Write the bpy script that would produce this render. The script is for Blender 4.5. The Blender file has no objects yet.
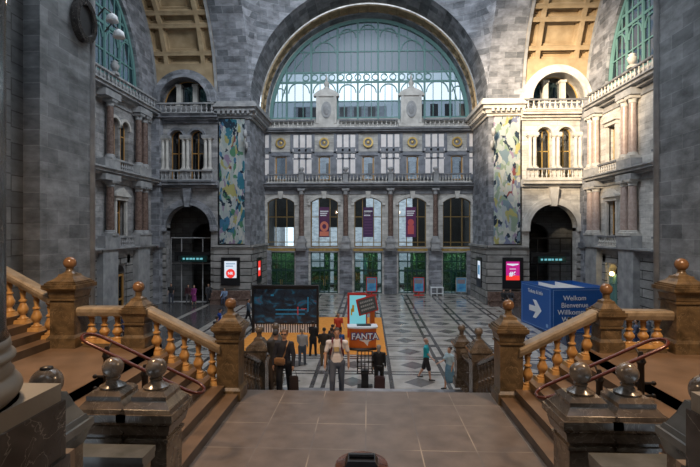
import bpy, bmesh, math, random
from mathutils import Vector, Matrix
random.seed(7)
C = bpy.context.scene.collection
PI = math.pi
def R(a): return math.radians(a)

# ------------------------------------------------------------------ camera
EYE = 6.3
cam = bpy.data.cameras.new('camera'); cam.sensor_width = 36; cam.lens = 24.02
cam.shift_y = -0.005; cam.clip_end = 500
cam_o = bpy.data.objects.new('camera', cam); C.objects.link(cam_o)
cam_o.location = (0, 0, EYE); cam_o.rotation_euler = (PI/2, 0, R(2.2))
bpy.context.scene.camera = cam_o
# ------------------------------------------------------------------ world
W = bpy.data.worlds.new('world'); bpy.context.scene.world = W; W.use_nodes = True
bg = W.node_tree.nodes['Background']
bg.inputs[0].default_value = (0.78, 0.89, 1.0, 1); bg.inputs[1].default_value = 1.9
vs = bpy.context.scene.view_settings
vs.view_transform = 'Standard'; vs.look = 'None'; vs.gamma = 1; vs.use_curve_mapping = False
vs.exposure = 0.16

def light(kind, name, loc, aim, energy, col, size=1.0, size_y=None, spot=None, blend=1.0):
    l = bpy.data.lights.new(name, kind); l.energy = energy; l.color = col
    if kind == 'AREA':
        l.size = size
        if size_y: l.shape = 'RECTANGLE'; l.size_y = size_y
    elif kind == 'SPOT':
        l.shadow_soft_size = size; l.spot_size = R(spot); l.spot_blend = blend
    else:
        l.shadow_soft_size = size
    o = bpy.data.objects.new(name, l); C.objects.link(o); o.location = loc
    d = Vector(aim) - Vector(loc)
    o.rotation_euler = d.to_track_quat('-Z', 'Y').to_euler()
    return o
# low sun falling through the dome windows onto the right hand bay
light('SPOT', 'sunbeam', (-9.3, 6, 25.5), (16.8, 40, 16.4), 230000, (1.0, 0.78, 0.52), size=.8, spot=25)
# daylight of the glazed dome over the crossing
light('AREA', 'dome_daylight', (0, 22, 31), (0, 44, 12), 3600, (.86, .93, 1.0), size=9)
for x_ in (-8.6, -4.3, 0, 4.3, 8.7): light('AREA', 'foliage_fill', (x_, 46.9, 3.95), (x_, 47.7, 1.2), 26, (.95, 1.0, .95), size=1.6, size_y=.2)  # added fill lights, no real fittings, to brighten the plant walls behind the doors
# warm ceiling lamps over the two side landings and the central one
light('AREA', 'lamp_left', (-5.4, 6.6, 9.6), (-5.2, 8.6, 0), 400, (1.0, 0.66, 0.38), size=.9)
light('AREA', 'lamp_right', (5.4, 6.6, 9.6), (5.2, 8.6, 0), 400, (1.0, 0.66, 0.38), size=.9)

# ------------------------------------------------------------------ materials
def mat(name, col=(.5, .5, .5), rough=.6, metal=0.0, spec=.5, emit=None, es=1.0):
    m = bpy.data.materials.new(name); m.use_nodes = True
    b = m.node_tree.nodes['Principled BSDF']
    b.inputs['Base Color'].default_value = (*col, 1); b.inputs['Roughness'].default_value = rough
    b.inputs['Metallic'].default_value = metal; b.inputs['Specular IOR Level'].default_value = spec
    if emit:
        b.inputs['Emission Color'].default_value = (*emit, 1); b.inputs['Emission Strength'].default_value = es
    return m
def N(m, t, **k):
    n = m.node_tree.nodes.new(t)
    for a, v in k.items(): setattr(n, a, v)
    return n
def L(m, a, b): m.node_tree.links.new(a, b)
def pb(m): return m.node_tree.nodes['Principled BSDF']
def ramp(m, stops, interp='LINEAR'):
    n = N(m, 'ShaderNodeValToRGB'); cr = n.color_ramp; cr.interpolation = interp
    while len(cr.elements) < len(stops): cr.elements.new(.5)
    for e, (p, c) in zip(cr.elements, stops): e.position = p; e.color = (*c, 1)
    return n
def mth(m, op, a, b=None, clamp=False):
    n = N(m, 'ShaderNodeMath', operation=op); n.use_clamp = clamp
    for i, v in enumerate((a, b)):
        if v is None: continue
        if isinstance(v, (int, float)): n.inputs[i].default_value = v
        else: L(m, v, n.inputs[i])
    return n.outputs[0]
def noisy(name, c0, c1, scale=3, rough=.6, detail=6, bump=0.0, lo=.3, hi=.7, stretch=(1,1,1), metal=0, spec=.5, dist=0.0):
    m = mat(name, c0, rough, metal, spec)
    tc = N(m, 'ShaderNodeTexCoord'); mp = N(m, 'ShaderNodeMapping'); mp.inputs['Scale'].default_value = stretch
    L(m, tc.outputs['Object'], mp.inputs[0])
    n = N(m, 'ShaderNodeTexNoise'); n.inputs['Scale'].default_value = scale; n.inputs['Detail'].default_value = detail
    n.inputs['Distortion'].default_value = dist
    L(m, mp.outputs[0], n.inputs['Vector'])
    r = ramp(m, [(lo, c0), (hi, c1)]); L(m, n.outputs[0], r.inputs[0]); L(m, r.outputs[0], pb(m).inputs['Base Color'])
    if bump:
        bp = N(m, 'ShaderNodeBump'); bp.inputs['Strength'].default_value = bump; bp.inputs['Distance'].default_value = .02
        L(m, n.outputs[0], bp.inputs['Height']); L(m, bp.outputs[0], pb(m).inputs['Normal'])
    return m
def ashlar(name, c1, c2, mortar, bw=1.3, bh=.45, rough=.75, mort=.02, grime=.5):
    """coursed stone: horizontal coordinate follows the face's direction"""
    m = mat(name, c1, rough)
    g = N(m, 'ShaderNodeNewGeometry'); sp = N(m, 'ShaderNodeSeparateXYZ'); L(m, g.outputs['Position'], sp.inputs[0])
    sn = N(m, 'ShaderNodeSeparateXYZ'); L(m, g.outputs['True Normal'], sn.inputs[0])
    ax = mth(m, 'ABSOLUTE', sn.outputs[0]); ay = mth(m, 'ABSOLUTE', sn.outputs[1])
    sel = mth(m, 'GREATER_THAN', ax, ay)
    mx = N(m, 'ShaderNodeMix', data_type='FLOAT'); L(m, sel, mx.inputs[0])
    L(m, sp.outputs[0], mx.inputs[2]); L(m, sp.outputs[1], mx.inputs[3])
    cb = N(m, 'ShaderNodeCombineXYZ'); L(m, mx.outputs[0], cb.inputs[0]); L(m, sp.outputs[2], cb.inputs[1])
    br = N(m, 'ShaderNodeTexBrick'); L(m, cb.outputs[0], br.inputs['Vector'])
    br.inputs['Color1'].default_value = (*c1, 1); br.inputs['Color2'].default_value = (*c2, 1)
    br.inputs['Mortar'].default_value = (*mortar, 1); br.inputs['Scale'].default_value = 1
    br.inputs['Brick Width'].default_value = bw; br.inputs['Row Height'].default_value = bh
    br.inputs['Mortar Size'].default_value = mort; br.inputs['Bias'].default_value = 0
    n = N(m, 'ShaderNodeTexNoise'); n.inputs['Scale'].default_value = .9; n.inputs['Detail'].default_value = 8
    n.inputs['Roughness'].default_value = .65
    mp = N(m, 'ShaderNodeMapping'); mp.inputs['Scale'].default_value = (1, 1, 2.2)
    L(m, g.outputs['Position'], mp.inputs[0]); L(m, mp.outputs[0], n.inputs['Vector'])
    lo = 1 - grime
    r = ramp(m, [(.3, (lo, lo, lo)), (.7, (1.25, 1.25, 1.25))]); L(m, n.outputs[0], r.inputs[0])
    mul = N(m, 'ShaderNodeMix', data_type='RGBA', blend_type='MULTIPLY'); mul.inputs[0].default_value = 1
    L(m, br.outputs[0], mul.inputs[6]); L(m, r.outputs[0], mul.inputs[7])
    L(m, mul.outputs[2], pb(m).inputs['Base Color'])
    bp = N(m, 'ShaderNodeBump'); bp.inputs['Strength'].default_value = .5; bp.inputs['Distance'].default_value = .05
    L(m, br.outputs['Fac'], bp.inputs['Height']); bp.invert = True
    L(m, bp.outputs[0], pb(m).inputs['Normal'])
    return m
def glassy(name, tint, gloss=.12, rough=.03):
    m = bpy.data.materials.new(name); m.use_nodes = True; nt = m.node_tree; nt.nodes.clear()
    o = nt.nodes.new('ShaderNodeOutputMaterial'); t = nt.nodes.new('ShaderNodeBsdfTransparent'); g = nt.nodes.new('ShaderNodeBsdfGlossy')
    t.inputs[0].default_value = (*tint, 1); g.inputs['Roughness'].default_value = rough; g.inputs[0].default_value = (.8, .85, .9, 1)
    mx = nt.nodes.new('ShaderNodeMixShader'); mx.inputs[0].default_value = gloss
    nt.links.new(t.outputs[0], mx.inputs[1]); nt.links.new(g.outputs[0], mx.inputs[2]); nt.links.new(mx.outputs[0], o.inputs[0])
    return m

M = {}
M['stone'] = ashlar('grey_ashlar', (.135, .145, .165), (.35, .36, .40), (.31, .32, .345), .95, .48, grime=.65, mort=.014)
M['pier'] = ashlar('pier_ashlar', (.15, .158, .168), (.25, .26, .272), (.27, .28, .29), 1.1, .5, grime=.65, mort=.012)
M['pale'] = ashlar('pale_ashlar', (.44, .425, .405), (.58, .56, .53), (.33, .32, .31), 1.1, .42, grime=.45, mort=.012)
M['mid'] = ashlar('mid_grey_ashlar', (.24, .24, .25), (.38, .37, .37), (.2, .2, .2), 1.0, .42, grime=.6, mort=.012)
M['rustic'] = ashlar('rusticated_stone', (.24, .235, .23), (.34, .33, .32), (.02, .02, .02), 4.0, .6, grime=.45, mort=.035)
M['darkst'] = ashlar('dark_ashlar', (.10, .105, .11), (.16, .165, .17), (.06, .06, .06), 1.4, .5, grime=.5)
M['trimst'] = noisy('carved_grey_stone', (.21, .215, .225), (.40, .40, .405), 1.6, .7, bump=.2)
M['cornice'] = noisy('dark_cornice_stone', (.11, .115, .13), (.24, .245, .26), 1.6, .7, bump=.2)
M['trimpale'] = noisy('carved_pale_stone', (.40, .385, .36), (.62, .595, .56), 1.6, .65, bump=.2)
M['gold'] = noisy('ochre_vault_stone', (.30, .22, .13), (.46, .35, .22), 1.2, .85, spec=.15)
M['gilt'] = noisy('gilded_metal', (.38, .25, .07), (.60, .42, .15), 3, .4, metal=.5)
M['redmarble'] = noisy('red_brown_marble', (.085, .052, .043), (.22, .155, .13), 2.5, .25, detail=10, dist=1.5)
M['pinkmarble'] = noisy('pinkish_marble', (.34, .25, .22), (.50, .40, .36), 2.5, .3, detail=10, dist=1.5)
M['white'] = noisy('white_panel_marble', (.74, .68, .66), (.86, .80, .78), 2, .4)
M['panelgrey'] = noisy('blue_grey_marble', (.12, .13, .155), (.24, .25, .285), 2, .5)
M['teal'] = mat('teal_painted_iron', (.12, .25, .24), .6)
M['tealdark'] = mat('dark_teal_frame', (.01, .05, .045), .35)
M['black'] = mat('black_frame', (.012, .012, .014), .35)
M['iron'] = mat('black_iron', (.03, .026, .024), .4, .6)
M['glass_clear'] = glassy('clear_glass', (.54, .58, .60), .06, .3)
M['glass_dim'] = glassy('sooty_glass', (.05, .062, .075), .06, .45)
M['glass_mid'] = glassy('frosted_glass', (.22, .26, .29), .10, .2)
M['glass_low'] = glassy('grey_glass', (.13, .16, .185), .12, .1)
M['glass_dark'] = glassy('dark_glass', (.05, .07, .09), .15, .05)
M['glass_door'] = glassy('door_glass', (.66, .74, .74), .06)
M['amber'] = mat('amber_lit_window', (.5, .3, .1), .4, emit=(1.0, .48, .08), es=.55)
M['curtain'] = noisy('brown_window_blind', (.10, .065, .04), (.20, .14, .09), 2, .8)
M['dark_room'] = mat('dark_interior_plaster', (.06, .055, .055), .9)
M['foliage'] = noisy('green_wall_leaves', (.010, .045, .020), (.13, .30, .11), 7, .6, detail=8, bump=.8, lo=.35, hi=.65)
M['outside'] = ashlar('town_house_stone', (.60, .60, .63), (.68, .68, .70), (.4, .4, .42), 3, 3)
M['orange'] = noisy('orange_carpet', (.62, .22, .03), (.75, .30, .05), 4, .9)
# foreground marbles
def veined(name, c0, c1, vein, scale=3.2, rough=.3, vw=.012):
    m = noisy(name, c0, c1, scale, rough, detail=10, dist=1.2)
    tc = N(m, 'ShaderNodeTexCoord')
    n = N(m, 'ShaderNodeTexNoise'); n.inputs['Scale'].default_value = scale * 1.3; n.inputs['Detail'].default_value = 5; n.inputs['Distortion'].default_value = 1.0
    L(m, tc.outputs['Object'], n.inputs['Vector'])
    d = mth(m, 'ABSOLUTE', mth(m, 'SUBTRACT', n.outputs[0], .5))
    f = mth(m, 'SUBTRACT', 1.0, mth(m, 'DIVIDE', d, vw, clamp=True))
    f = mth(m, 'MULTIPLY', f, .3)
    bc = pb(m).inputs['Base Color']; src = bc.links[0].from_socket
    mx = N(m, 'ShaderNodeMix', data_type='RGBA'); L(m, f, mx.inputs[0]); L(m, src, mx.inputs[6]); mx.inputs[7].default_value = (*vein, 1)
    L(m, mx.outputs[2], bc)
    return m
M['brown'] = veined('brown_veined_marble', (.035, .024, .012), (.165, .11, .056), (.45, .33, .2))
M['brownpale'] = veined('pale_brown_marble_rail', (.16, .12, .075), (.30, .235, .16), (.5, .42, .3))
M['amberstone'] = noisy('honey_marble', (.30, .15, .042), (.56, .32, .115), 4, .28, detail=8, dist=1)
M['newelgrey'] = veined('grey_brown_marble', (.05, .037, .026), (.145, .11, .08), (.4, .36, .3), rough=.2)
M['ballgrey'] = veined('polished_grey_marble_ball', (.08, .062, .048), (.19, .15, .115), (.4, .34, .28), 5, .16)
M['ballbrown'] = noisy('polished_brown_ball', (.11, .055, .024), (.22, .12, .06), 5, .14)
M['darkmarble'] = veined('black_veined_marble', (.018, .016, .016), (.06, .054, .05), (.5, .47, .42), 2.6, .14, .008)
M['plinth'] = noisy('beige_plinth_stone', (.15, .13, .105), (.22, .195, .16), 1.5, .5, bump=.1)
M['greycap'] = noisy('pale_grey_marble_cap', (.06, .062, .06), (.13, .133, .13), 3, .16)
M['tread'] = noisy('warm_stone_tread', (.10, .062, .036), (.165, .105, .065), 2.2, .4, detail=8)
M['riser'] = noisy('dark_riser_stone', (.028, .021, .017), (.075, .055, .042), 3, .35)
M['copper'] = mat('copper_handrail', (.085, .022, .014), .2, .2)
M['wood'] = noisy('polished_dark_wood', (.06, .02, .01), (.13, .05, .022), 6, .15, stretch=(1, 1, 6))

# hall floor: marble cells with dark lozenges between double bands
def floor_mat():
    m = mat('patterned_marble_floor', (.3, .3, .3), .16)
    g = N(m, 'ShaderNodeNewGeometry'); sp = N(m, 'ShaderNodeSeparateXYZ'); L(m, g.outputs['Position'], sp.inputs[0])
    def cell(src, per, off):
        return mth(m, 'FRACT', mth(m, 'DIVIDE', mth(m, 'ADD', src, off), per))
    u = cell(sp.outputs[0], 2.78, 278 - 2.13 + 1.39); v = cell(sp.outputs[1], 2.45, 245 - 19.4 + 1.225)
    du = mth(m, 'ABSOLUTE', mth(m, 'SUBTRACT', u, .5)); dv = mth(m, 'ABSOLUTE', mth(m, 'SUBTRACT', v, .5))
    loz = mth(m, 'LESS_THAN', mth(m, 'ADD', mth(m, 'DIVIDE', du, .23), mth(m, 'DIVIDE', dv, .25)), 1.0)
    def band(d, a, b):
        return mth(m, 'MULTIPLY', mth(m, 'GREATER_THAN', d, a), mth(m, 'LESS_THAN', d, b))
    bu = band(du, .385, .45); bv = band(dv, .39, .455)
    cu = mth(m, 'MULTIPLY', mth(m, 'GREATER_THAN', du, .385), mth(m, 'GREATER_THAN', dv, .39))
    lad = mth(m, 'MULTIPLY', mth(m, 'GREATER_THAN', dv, .425), mth(m, 'LESS_THAN', du, .15))
    bands = mth(m, 'MAXIMUM', bu, bv)
    n = N(m, 'ShaderNodeTexNoise'); n.inputs['Scale'].default_value = 1.4; n.inputs['Detail'].default_value = 8
    L(m, g.outputs['Position'], n.inputs['Vector'])
    pale = ramp(m, [(.3, (.29, .265, .24)), (.7, (.48, .45, .42))]); L(m, n.outputs[0], pale.inputs[0])
    dark = ramp(m, [(.3, (.05, .048, .05)), (.7, (.10, .096, .098))]); L(m, n.outputs[0], dark.inputs[0])
    mid = ramp(m, [(.3, (.10, .095, .095)), (.7, (.17, .16, .158))]); L(m, n.outputs[0], mid.inputs[0])
    def mix(f, a, b):
        x = N(m, 'ShaderNodeMix', data_type='RGBA'); L(m, f, x.inputs[0]); L(m, a, x.inputs[6]); L(m, b, x.inputs[7]); return x.outputs[2]
    c = mix(bands, pale.outputs[0], dark.outputs[0]); c = mix(loz, c, mid.outputs[0]); c = mix(cu, c, dark.outputs[0])
    axx = mth(m, 'ABSOLUTE', sp.outputs[0]); arm = mth(m, 'GREATER_THAN', axx, 10.3)
    st1 = mth(m, 'LESS_THAN', mth(m, 'ABSOLUTE', mth(m, 'SUBTRACT', axx, 13.5)), .2); st2 = mth(m, 'LESS_THAN', axx, 10.75)
    st3 = mth(m, 'LESS_THAN', dv, .05); st = mth(m, 'MAXIMUM', st1, st2)
    c2 = mix(st3, dark.outputs[0], mid.outputs[0]); c2 = mix(st, c2, pale.outputs[0]); c = mix(arm, c, c2)
    L(m, c, pb(m).inputs['Base Color'])
    return m
M['hallfloor'] = floor_mat()
def landing_mat():
    m = mat('large_landing_tiles', (.16, .14, .13), .33)
    g = N(m, 'ShaderNodeNewGeometry'); sp = N(m, 'ShaderNodeSeparateXYZ'); L(m, g.outputs['Position'], sp.inputs[0])
    def line(src, per, off, w):
        f = mth(m, 'FRACT', mth(m, 'DIVIDE', mth(m, 'ADD', src, off), per))
        return mth(m, 'LESS_THAN', mth(m, 'ABSOLUTE', mth(m, 'SUBTRACT', f, .5)), w)
    a = line(sp.outputs[0], .93, 93 - .89 + .465, .011); b = line(sp.outputs[1], 1.03, 103 - 8.9 + .515, .009)
    j = mth(m, 'MAXIMUM', a, b)
    n = N(m, 'ShaderNodeTexNoise'); n.inputs['Scale'].default_value = 3; n.inputs['Detail'].default_value = 9
    L(m, g.outputs['Position'], n.inputs['Vector'])
    n2 = N(m, 'ShaderNodeTexNoise'); n2.inputs['Scale'].default_value = .8
    L(m, g.outputs['Position'], n2.inputs['Vector'])
    jr = ramp(m, [(.42, (.12, .105, .10)), (.6, (.34, .28, .22))]); L(m, n2.outputs[0], jr.inputs[0])
    r = ramp(m, [(.3, (.105, .082, .068)), (.7, (.165, .132, .112))]); L(m, n.outputs[0], r.inputs[0])
    x = N(m, 'ShaderNodeMix', data_type='RGBA'); L(m, j, x.inputs[0]); L(m, r.outputs[0], x.inputs[6]); L(m, jr.outputs[0], x.inputs[7])
    L(m, x.outputs[2], pb(m).inputs['Base Color'])
    return m
M['landing'] = landing_mat()
def art_mat(name, seed):
    m = mat(name, (.5, .5, .5), .5)
    g = N(m, 'ShaderNodeNewGeometry'); mp = N(m, 'ShaderNodeMapping'); mp.inputs['Location'].default_value = (seed, seed * 2, seed)
    mp.inputs['Rotation'].default_value = (0, .5, 0); mp.inputs['Scale'].default_value = (.8, .2, .42)
    L(m, g.outputs['Position'], mp.inputs[0])
    cols = [(.0, (.03, .06, .10)), (.12, (.06, .28, .38)), (.22, (.66, .74, .72)), (.38, (.14, .38, .22)), (.47, (.80, .82, .78)),
            (.60, (.10, .30, .50)), (.68, (.62, .68, .70)), (.80, (.66, .62, .25)), (.86, (.50, .38, .55)), (.91, (.80, .80, .76)), (.985, (.40, .12, .12))]
    if seed > 5: cols[1] = (.12, (.30, .42, .50)); cols[3] = (.38, (.42, .55, .42)); cols[5] = (.60, (.30, .34, .52))
    n = N(m, 'ShaderNodeTexNoise'); n.inputs['Scale'].default_value = 1.3; n.inputs['Detail'].default_value = 5
    L(m, mp.outputs[0], n.inputs['Vector'])
    ad = N(m, 'ShaderNodeVectorMath', operation='MULTIPLY_ADD'); L(m, n.outputs['Color'], ad.inputs[0]); ad.inputs[1].default_value = (1.3, 1.3, 1.3); L(m, mp.outputs[0], ad.inputs[2])
    vo = N(m, 'ShaderNodeTexVoronoi'); vo.inputs['Scale'].default_value = 4.2; L(m, ad.outputs[0], vo.inputs['Vector'])
    sx = N(m, 'ShaderNodeSeparateXYZ'); L(m, vo.outputs['Color'], sx.inputs[0])
    r = ramp(m, cols, 'CONSTANT'); L(m, sx.outputs[0], r.inputs[0])
    L(m, r.outputs[0], pb(m).inputs['Base Color'])
    return m

# ------------------------------------------------------------------ mesh helpers
def finish(bm, name, m, parent=None, smooth=False, loc=None, recalc=True):
    if recalc: bmesh.ops.recalc_face_normals(bm, faces=bm.faces)
    me = bpy.data.meshes.new(name); bm.to_mesh(me); bm.free()
    for x in (m if isinstance(m, (list, tuple)) else [m]): me.materials.append(x)
    if smooth:
        for p in me.polygons: p.use_smooth = True
        if smooth == 'auto':
            try: me.set_sharp_from_angle(angle=R(38))
            except Exception: pass
    o = bpy.data.objects.new(name, me); C.objects.link(o)
    if parent: o.parent = parent
    if loc: o.location = loc
    return o
def inst(name, src, parent=None, loc=(0, 0, 0), rot=(0, 0, 0), scale=None):
    o = src.copy(); o.name = name; C.objects.link(o); o.parent = parent; o.location = loc; o.rotation_euler = rot
    if scale: o.scale = scale
    return o
def tag(o, label, cat, group=None):
    o['label'] = label; o['category'] = cat
    if group: o['group'] = group
    return o
def thing(name, label, cat, loc=(0, 0, 0), rz=0, group=None):
    o = bpy.data.objects.new(name, None); o.empty_display_size = .2; C.objects.link(o)
    o.location = loc; o.rotation_euler = (0, 0, rz)
    return tag(o, label, cat, group)
def struct(o):
    o['kind'] = 'structure'; return o
def box(bm, x0, x1, y0, y1, z0, z1, mi=0):
    v = [bm.verts.new((x, y, z)) for z in (z0, z1) for y in (y0, y1) for x in (x0, x1)]
    fs = [(0, 1, 3, 2), (4, 6, 7, 5), (0, 4, 5, 1), (2, 3, 7, 6), (0, 2, 6, 4), (1, 5, 7, 3)]
    out = []
    for f in fs:
        q = bm.faces.new([v[i] for i in f]); q.material_index = mi; out.append(q)
    return out
def frustum(bm, cx, cy, z0, z1, a0, a1, b0=None, b1=None):
    b0 = a0 if b0 is None else b0; b1 = a1 if b1 is None else b1
    lo = [bm.verts.new((cx + sx * a0, cy + sy * b0, z0)) for sx, sy in ((-1, -1), (1, -1), (1, 1), (-1, 1))]
    hi = [bm.verts.new((cx + sx * a1, cy + sy * b1, z1)) for sx, sy in ((-1, -1), (1, -1), (1, 1), (-1, 1))]
    bm.faces.new(lo[::-1]); bm.faces.new(hi)
    for i in range(4): bm.faces.new((lo[i], lo[(i + 1) % 4], hi[(i + 1) % 4], hi[i]))
def lathe(bm, prof, seg=16, cx=0, cy=0, cz=0):
    rings = []
    for r, z in prof:
        if r < 1e-5: rings.append([bm.verts.new((cx, cy, cz + z))])
        else: rings.append([bm.verts.new((cx + r * math.cos(2 * PI * k / seg), cy + r * math.sin(2 * PI * k / seg), cz + z)) for k in range(seg)])
    for a, b in zip(rings, rings[1:]):
        for k in range(seg):
            p = [a[k % len(a)], a[(k + 1) % len(a)], b[(k + 1) % len(b)], b[k % len(b)]]
            q = []
            for t in p:
                if t not in q: q.append(t)
            if len(q) > 2: bm.faces.new(q)
    for r in (rings[0], rings[-1]):
        if len(r) > 2: bm.faces.new(r)
def tube(bm, pts, r, seg=8, closed=False):
    pts = [Vector(p) for p in pts]; n = len(pts); rings = []
    rr = r if isinstance(r, (list, tuple)) else [r] * n
    up = Vector((0, 0, 1))
    for i in range(n):
        if closed: d = pts[(i + 1) % n] - pts[i - 1]
        else: d = pts[min(i + 1, n - 1)] - pts[max(i - 1, 0)]
        d.normalize(); a = up if abs(d.dot(up)) < .95 else Vector((0, 1, 0))
        s = d.cross(a).normalized(); t = s.cross(d).normalized()
        rings.append([bm.verts.new(pts[i] + rr[i] * (math.cos(2 * PI * k / seg) * s + math.sin(2 * PI * k / seg) * t)) for k in range(seg)])
    m = n if closed else n - 1
    for i in range(m):
        a, b = rings[i], rings[(i + 1) % n]
        for k in range(seg): bm.faces.new((a[k], a[(k + 1) % seg], b[(k + 1) % seg], b[k]))
    if not closed: bm.faces.new(rings[0][::-1]); bm.faces.new(rings[-1])
def sphere(bm, c, r, seg=16, rings=10, sc=(1, 1, 1)):
    mt = Matrix.Translation(c) @ Matrix.Diagonal((sc[0], sc[1], sc[2], 1))
    bmesh.ops.create_uvsphere(bm, u_segments=seg, v_segments=rings, radius=r, matrix=mt)
def prism(bm, loop, M3, w0, w1):
    a = [bm.verts.new(M3(u, v, w0)) for u, v in loop]; b = [bm.verts.new(M3(u, v, w1)) for u, v in loop]
    bm.faces.new(a); bm.faces.new(b[::-1]); n = len(loop)
    for i in range(n): bm.faces.new((a[i], a[(i + 1) % n], b[(i + 1) % n], b[i]))
def arch_loop(cx, h, zb, zs, rise=None, n=14, base=True):
    rise = h if rise is None else rise
    pts = [(cx - h, zb), (cx + h, zb)] if base else []
    if rise >= h * .99: ang = [PI * k / n for k in range(n + 1)]; pts += [(cx + h * math.cos(a), zs + rise * math.sin(a)) for a in ang]
    else:
        rad = (h * h + rise * rise) / (2 * rise); c = zs + rise - rad; a0 = math.asin(h / rad)
        pts += [(cx + rad * math.sin(a0 - 2 * a0 * k / n), c + rad * math.cos(a0 - 2 * a0 * k / n)) for k in range(n + 1)]
    return pts
def plate(bm, outer, holes, M3, th):
    """flat wall with holes, extruded by th along w"""
    loops = [outer] + holes; tmp = bmesh.new(); edges = []; 
    for lp in loops:
        vs_ = [tmp.verts.new((u, v, 0)) for u, v in lp]
        for i in range(len(vs_)): edges.append(tmp.edges.new((vs_[i], vs_[(i + 1) % len(vs_)])))
    bmesh.ops.triangle_fill(tmp, edges=edges, use_beauty=True, use_dissolve=False)
    tmp.verts.ensure_lookup_table(); tmp.verts.index_update()
    A = [bm.verts.new(M3(v.co.x, v.co.y, 0)) for v in tmp.verts]; B = [bm.verts.new(M3(v.co.x, v.co.y, th)) for v in tmp.verts]
    for f in tmp.faces:
        ix = [v.index for v in f.verts]; bm.faces.new([A[i] for i in ix]); bm.faces.new([B[i] for i in ix[::-1]])
    k = 0
    for lp in loops:
        n = len(lp)
        for i in range(n): a, b = k + i, k + (i + 1) % n; bm.faces.new((A[a], A[b], B[b], B[a]))
        k += n
    tmp.free()
def ring(bm, cx, zs, r0, r1, M3, w0, w1, n=24, a0=0, a1=PI):
    q = []
    for k in range(n + 1):
        a = a0 + (a1 - a0) * k / n; c, s = math.cos(a), math.sin(a)
        q.append([bm.verts.new(M3(cx + r * c, zs + r * s, w)) for r, w in ((r0, w0), (r1, w0), (r1, w1), (r0, w1))])
    for a, b in zip(q, q[1:]):
        for i in range(4): bm.faces.new((a[i], a[(i + 1) % 4], b[(i + 1) % 4], b[i]))
    bm.faces.new(q[0]); bm.faces.new(q[-1][::-1])
def front(Y): return lambda u, v, w: (u, Y + w, v)
def side(X, s): return lambda u, v, w: (X + s * w, u, v)     # s=+1: wall on the right, depth outward
def mboxm(bm, M3, u0, u1, v0, v1, w0, w1):
    prism(bm, [(u0, v0), (u1, v0), (u1, v1), (u0, v1)], M3, w0, w1)
def molding(bm, M3, u0, u1, z, prof):
    """prof: (z0,z1,projection) slabs"""
    for a, b, p in prof: mboxm(bm, M3, u0, u1, z + a, z + b, -p, .15)

SPR = 17.3                                   # springing height of the great arches
YC, RA = 28.7, 11.3                          # side arches
YF, RB = 40.0, 10.2                          # far arch
YB = 46.0                                    # entrance wall
XS = 18.5                                    # side walls
XP = 13.0

# ================================================================== SETTING
bm = bmesh.new(); box(bm, -XS - 1, XS + 1, 8, 52, -.3, 0)
struct(finish(bm, 'floor', M['hallfloor']))
bm = bmesh.new(); box(bm, -80, 80, 52, 140, -.3, -.02)
struct(finish(bm, 'floor_street', mat('street_paving', (.25, .25, .25), .8)))

# ---- entrance wall -------------------------------------------------
BX = [-8.62, -4.31, .02, 4.35, 8.68]; CX = [-6.5, -2.17, 2.2, 6.55]
bm = bmesh.new()
holes = [arch_loop(x, 1.36, 4.62, 9.02, .5) for x in BX] + [[(x - 1.36, .03), (x + 1.36, .03), (x + 1.36, 4.12), (x - 1.36, 4.12)] for x in BX]
holes += [arch_loop(x, .56, 11.2, 13.45, .12, 6) for x in BX]
holes += [arch_loop(0.05, 9.75, SPR, SPR, None, 60, base=False)]
plate(bm, [(-10.6, 0), (10.7, 0), (10.7, 29.5), (-10.6, 29.5)], holes, front(YB), .6)
struct(finish(bm, 'wall_back', M['pale']))
F = front(YB)
bm = bmesh.new()
molding(bm, F, -10.2, 10.2, 10.35, [(-.5, 0, .12), (0, .2, .4), (.2, .42, .7), (.42, .55, .85)])
molding(bm, F, -10.2, 10.2, 15.95, [(-.15, 0, .12), (0, .18, .45), (.18, .36, .6)])
molding(bm, F, -10.2, 10.2, 13.86, [(0, .16, .12)])
struct(finish(bm, 'trim_1', M['cornice']))
bm = bmesh.new()     # archivolts, keystones and impost blocks of the middle storey
for x in BX:
    h, rise = 1.36, .5; rad = (h * h + rise * rise) / (2 * rise); c = 9.02 + rise - rad; a0 = math.asin(h / rad)
    ring(bm, x, c, rad, rad + .3, F, -.14, .1, 12, PI / 2 - a0 * 1.08, PI / 2 + a0 * 1.08)
    prism(bm, [(x - .16, 9.4), (x + .16, 9.4), (x + .26, 10.1), (x - .26, 10.1)], F, -.35, .1)
    for s in (-1, 1):
        mboxm(bm, F, x + s * 1.36 - .0 * s, x + s * 1.66, 8.75, 8.98, -.16, .1) if s > 0 else mboxm(bm, F, x - 1.66, x - 1.36, 8.75, 8.98, -.16, .1)
struct(finish(bm, 'trim_2', M['trimpale']))
bm = bmesh.new()     # rusticated piers of the ground storey
for x in CX + [-10.15, 10.2]:
    for k in range(8): mboxm(bm, F, x - .62, x + .62, .06 + k * .53, .06 + k * .53 + .47, -.34, .05)
    mboxm(bm, F, x - .57, x + .57, 0, 4.3, -.28, .05)
struct(finish(bm, 'trim_3', M['stone']))
bm = bmesh.new(); mboxm(bm, F, -10.2, 10.2, 4.16, 4.22, -.22, .1); mboxm(bm, F, -10.2, 10.2, 4.5, 4.58, -.22, .1)
struct(finish(bm, 'trim_4', M['trimst']))
for x in BX:
    bm = bmesh.new(); mboxm(bm, F, x - 1.45, x + 1.45, 4.24, 4.48, -.17, -.005)
    o = tag(finish(bm, 'gilded_fascia', M['gilt']), 'long gilded fascia strip over %s entrance opening' % {0: 'the leftmost', 1: 'the second', 2: 'the middle', 3: 'the fourth', 4: 'the rightmost'}[BX.index(x)], 'fascia', 'gilded strips over the entrances')
bm = bmesh.new()     # blue grey field behind the white panels
mboxm(bm, F, -10.2, -10.1, 11, 15.8, -.05, .05)
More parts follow.
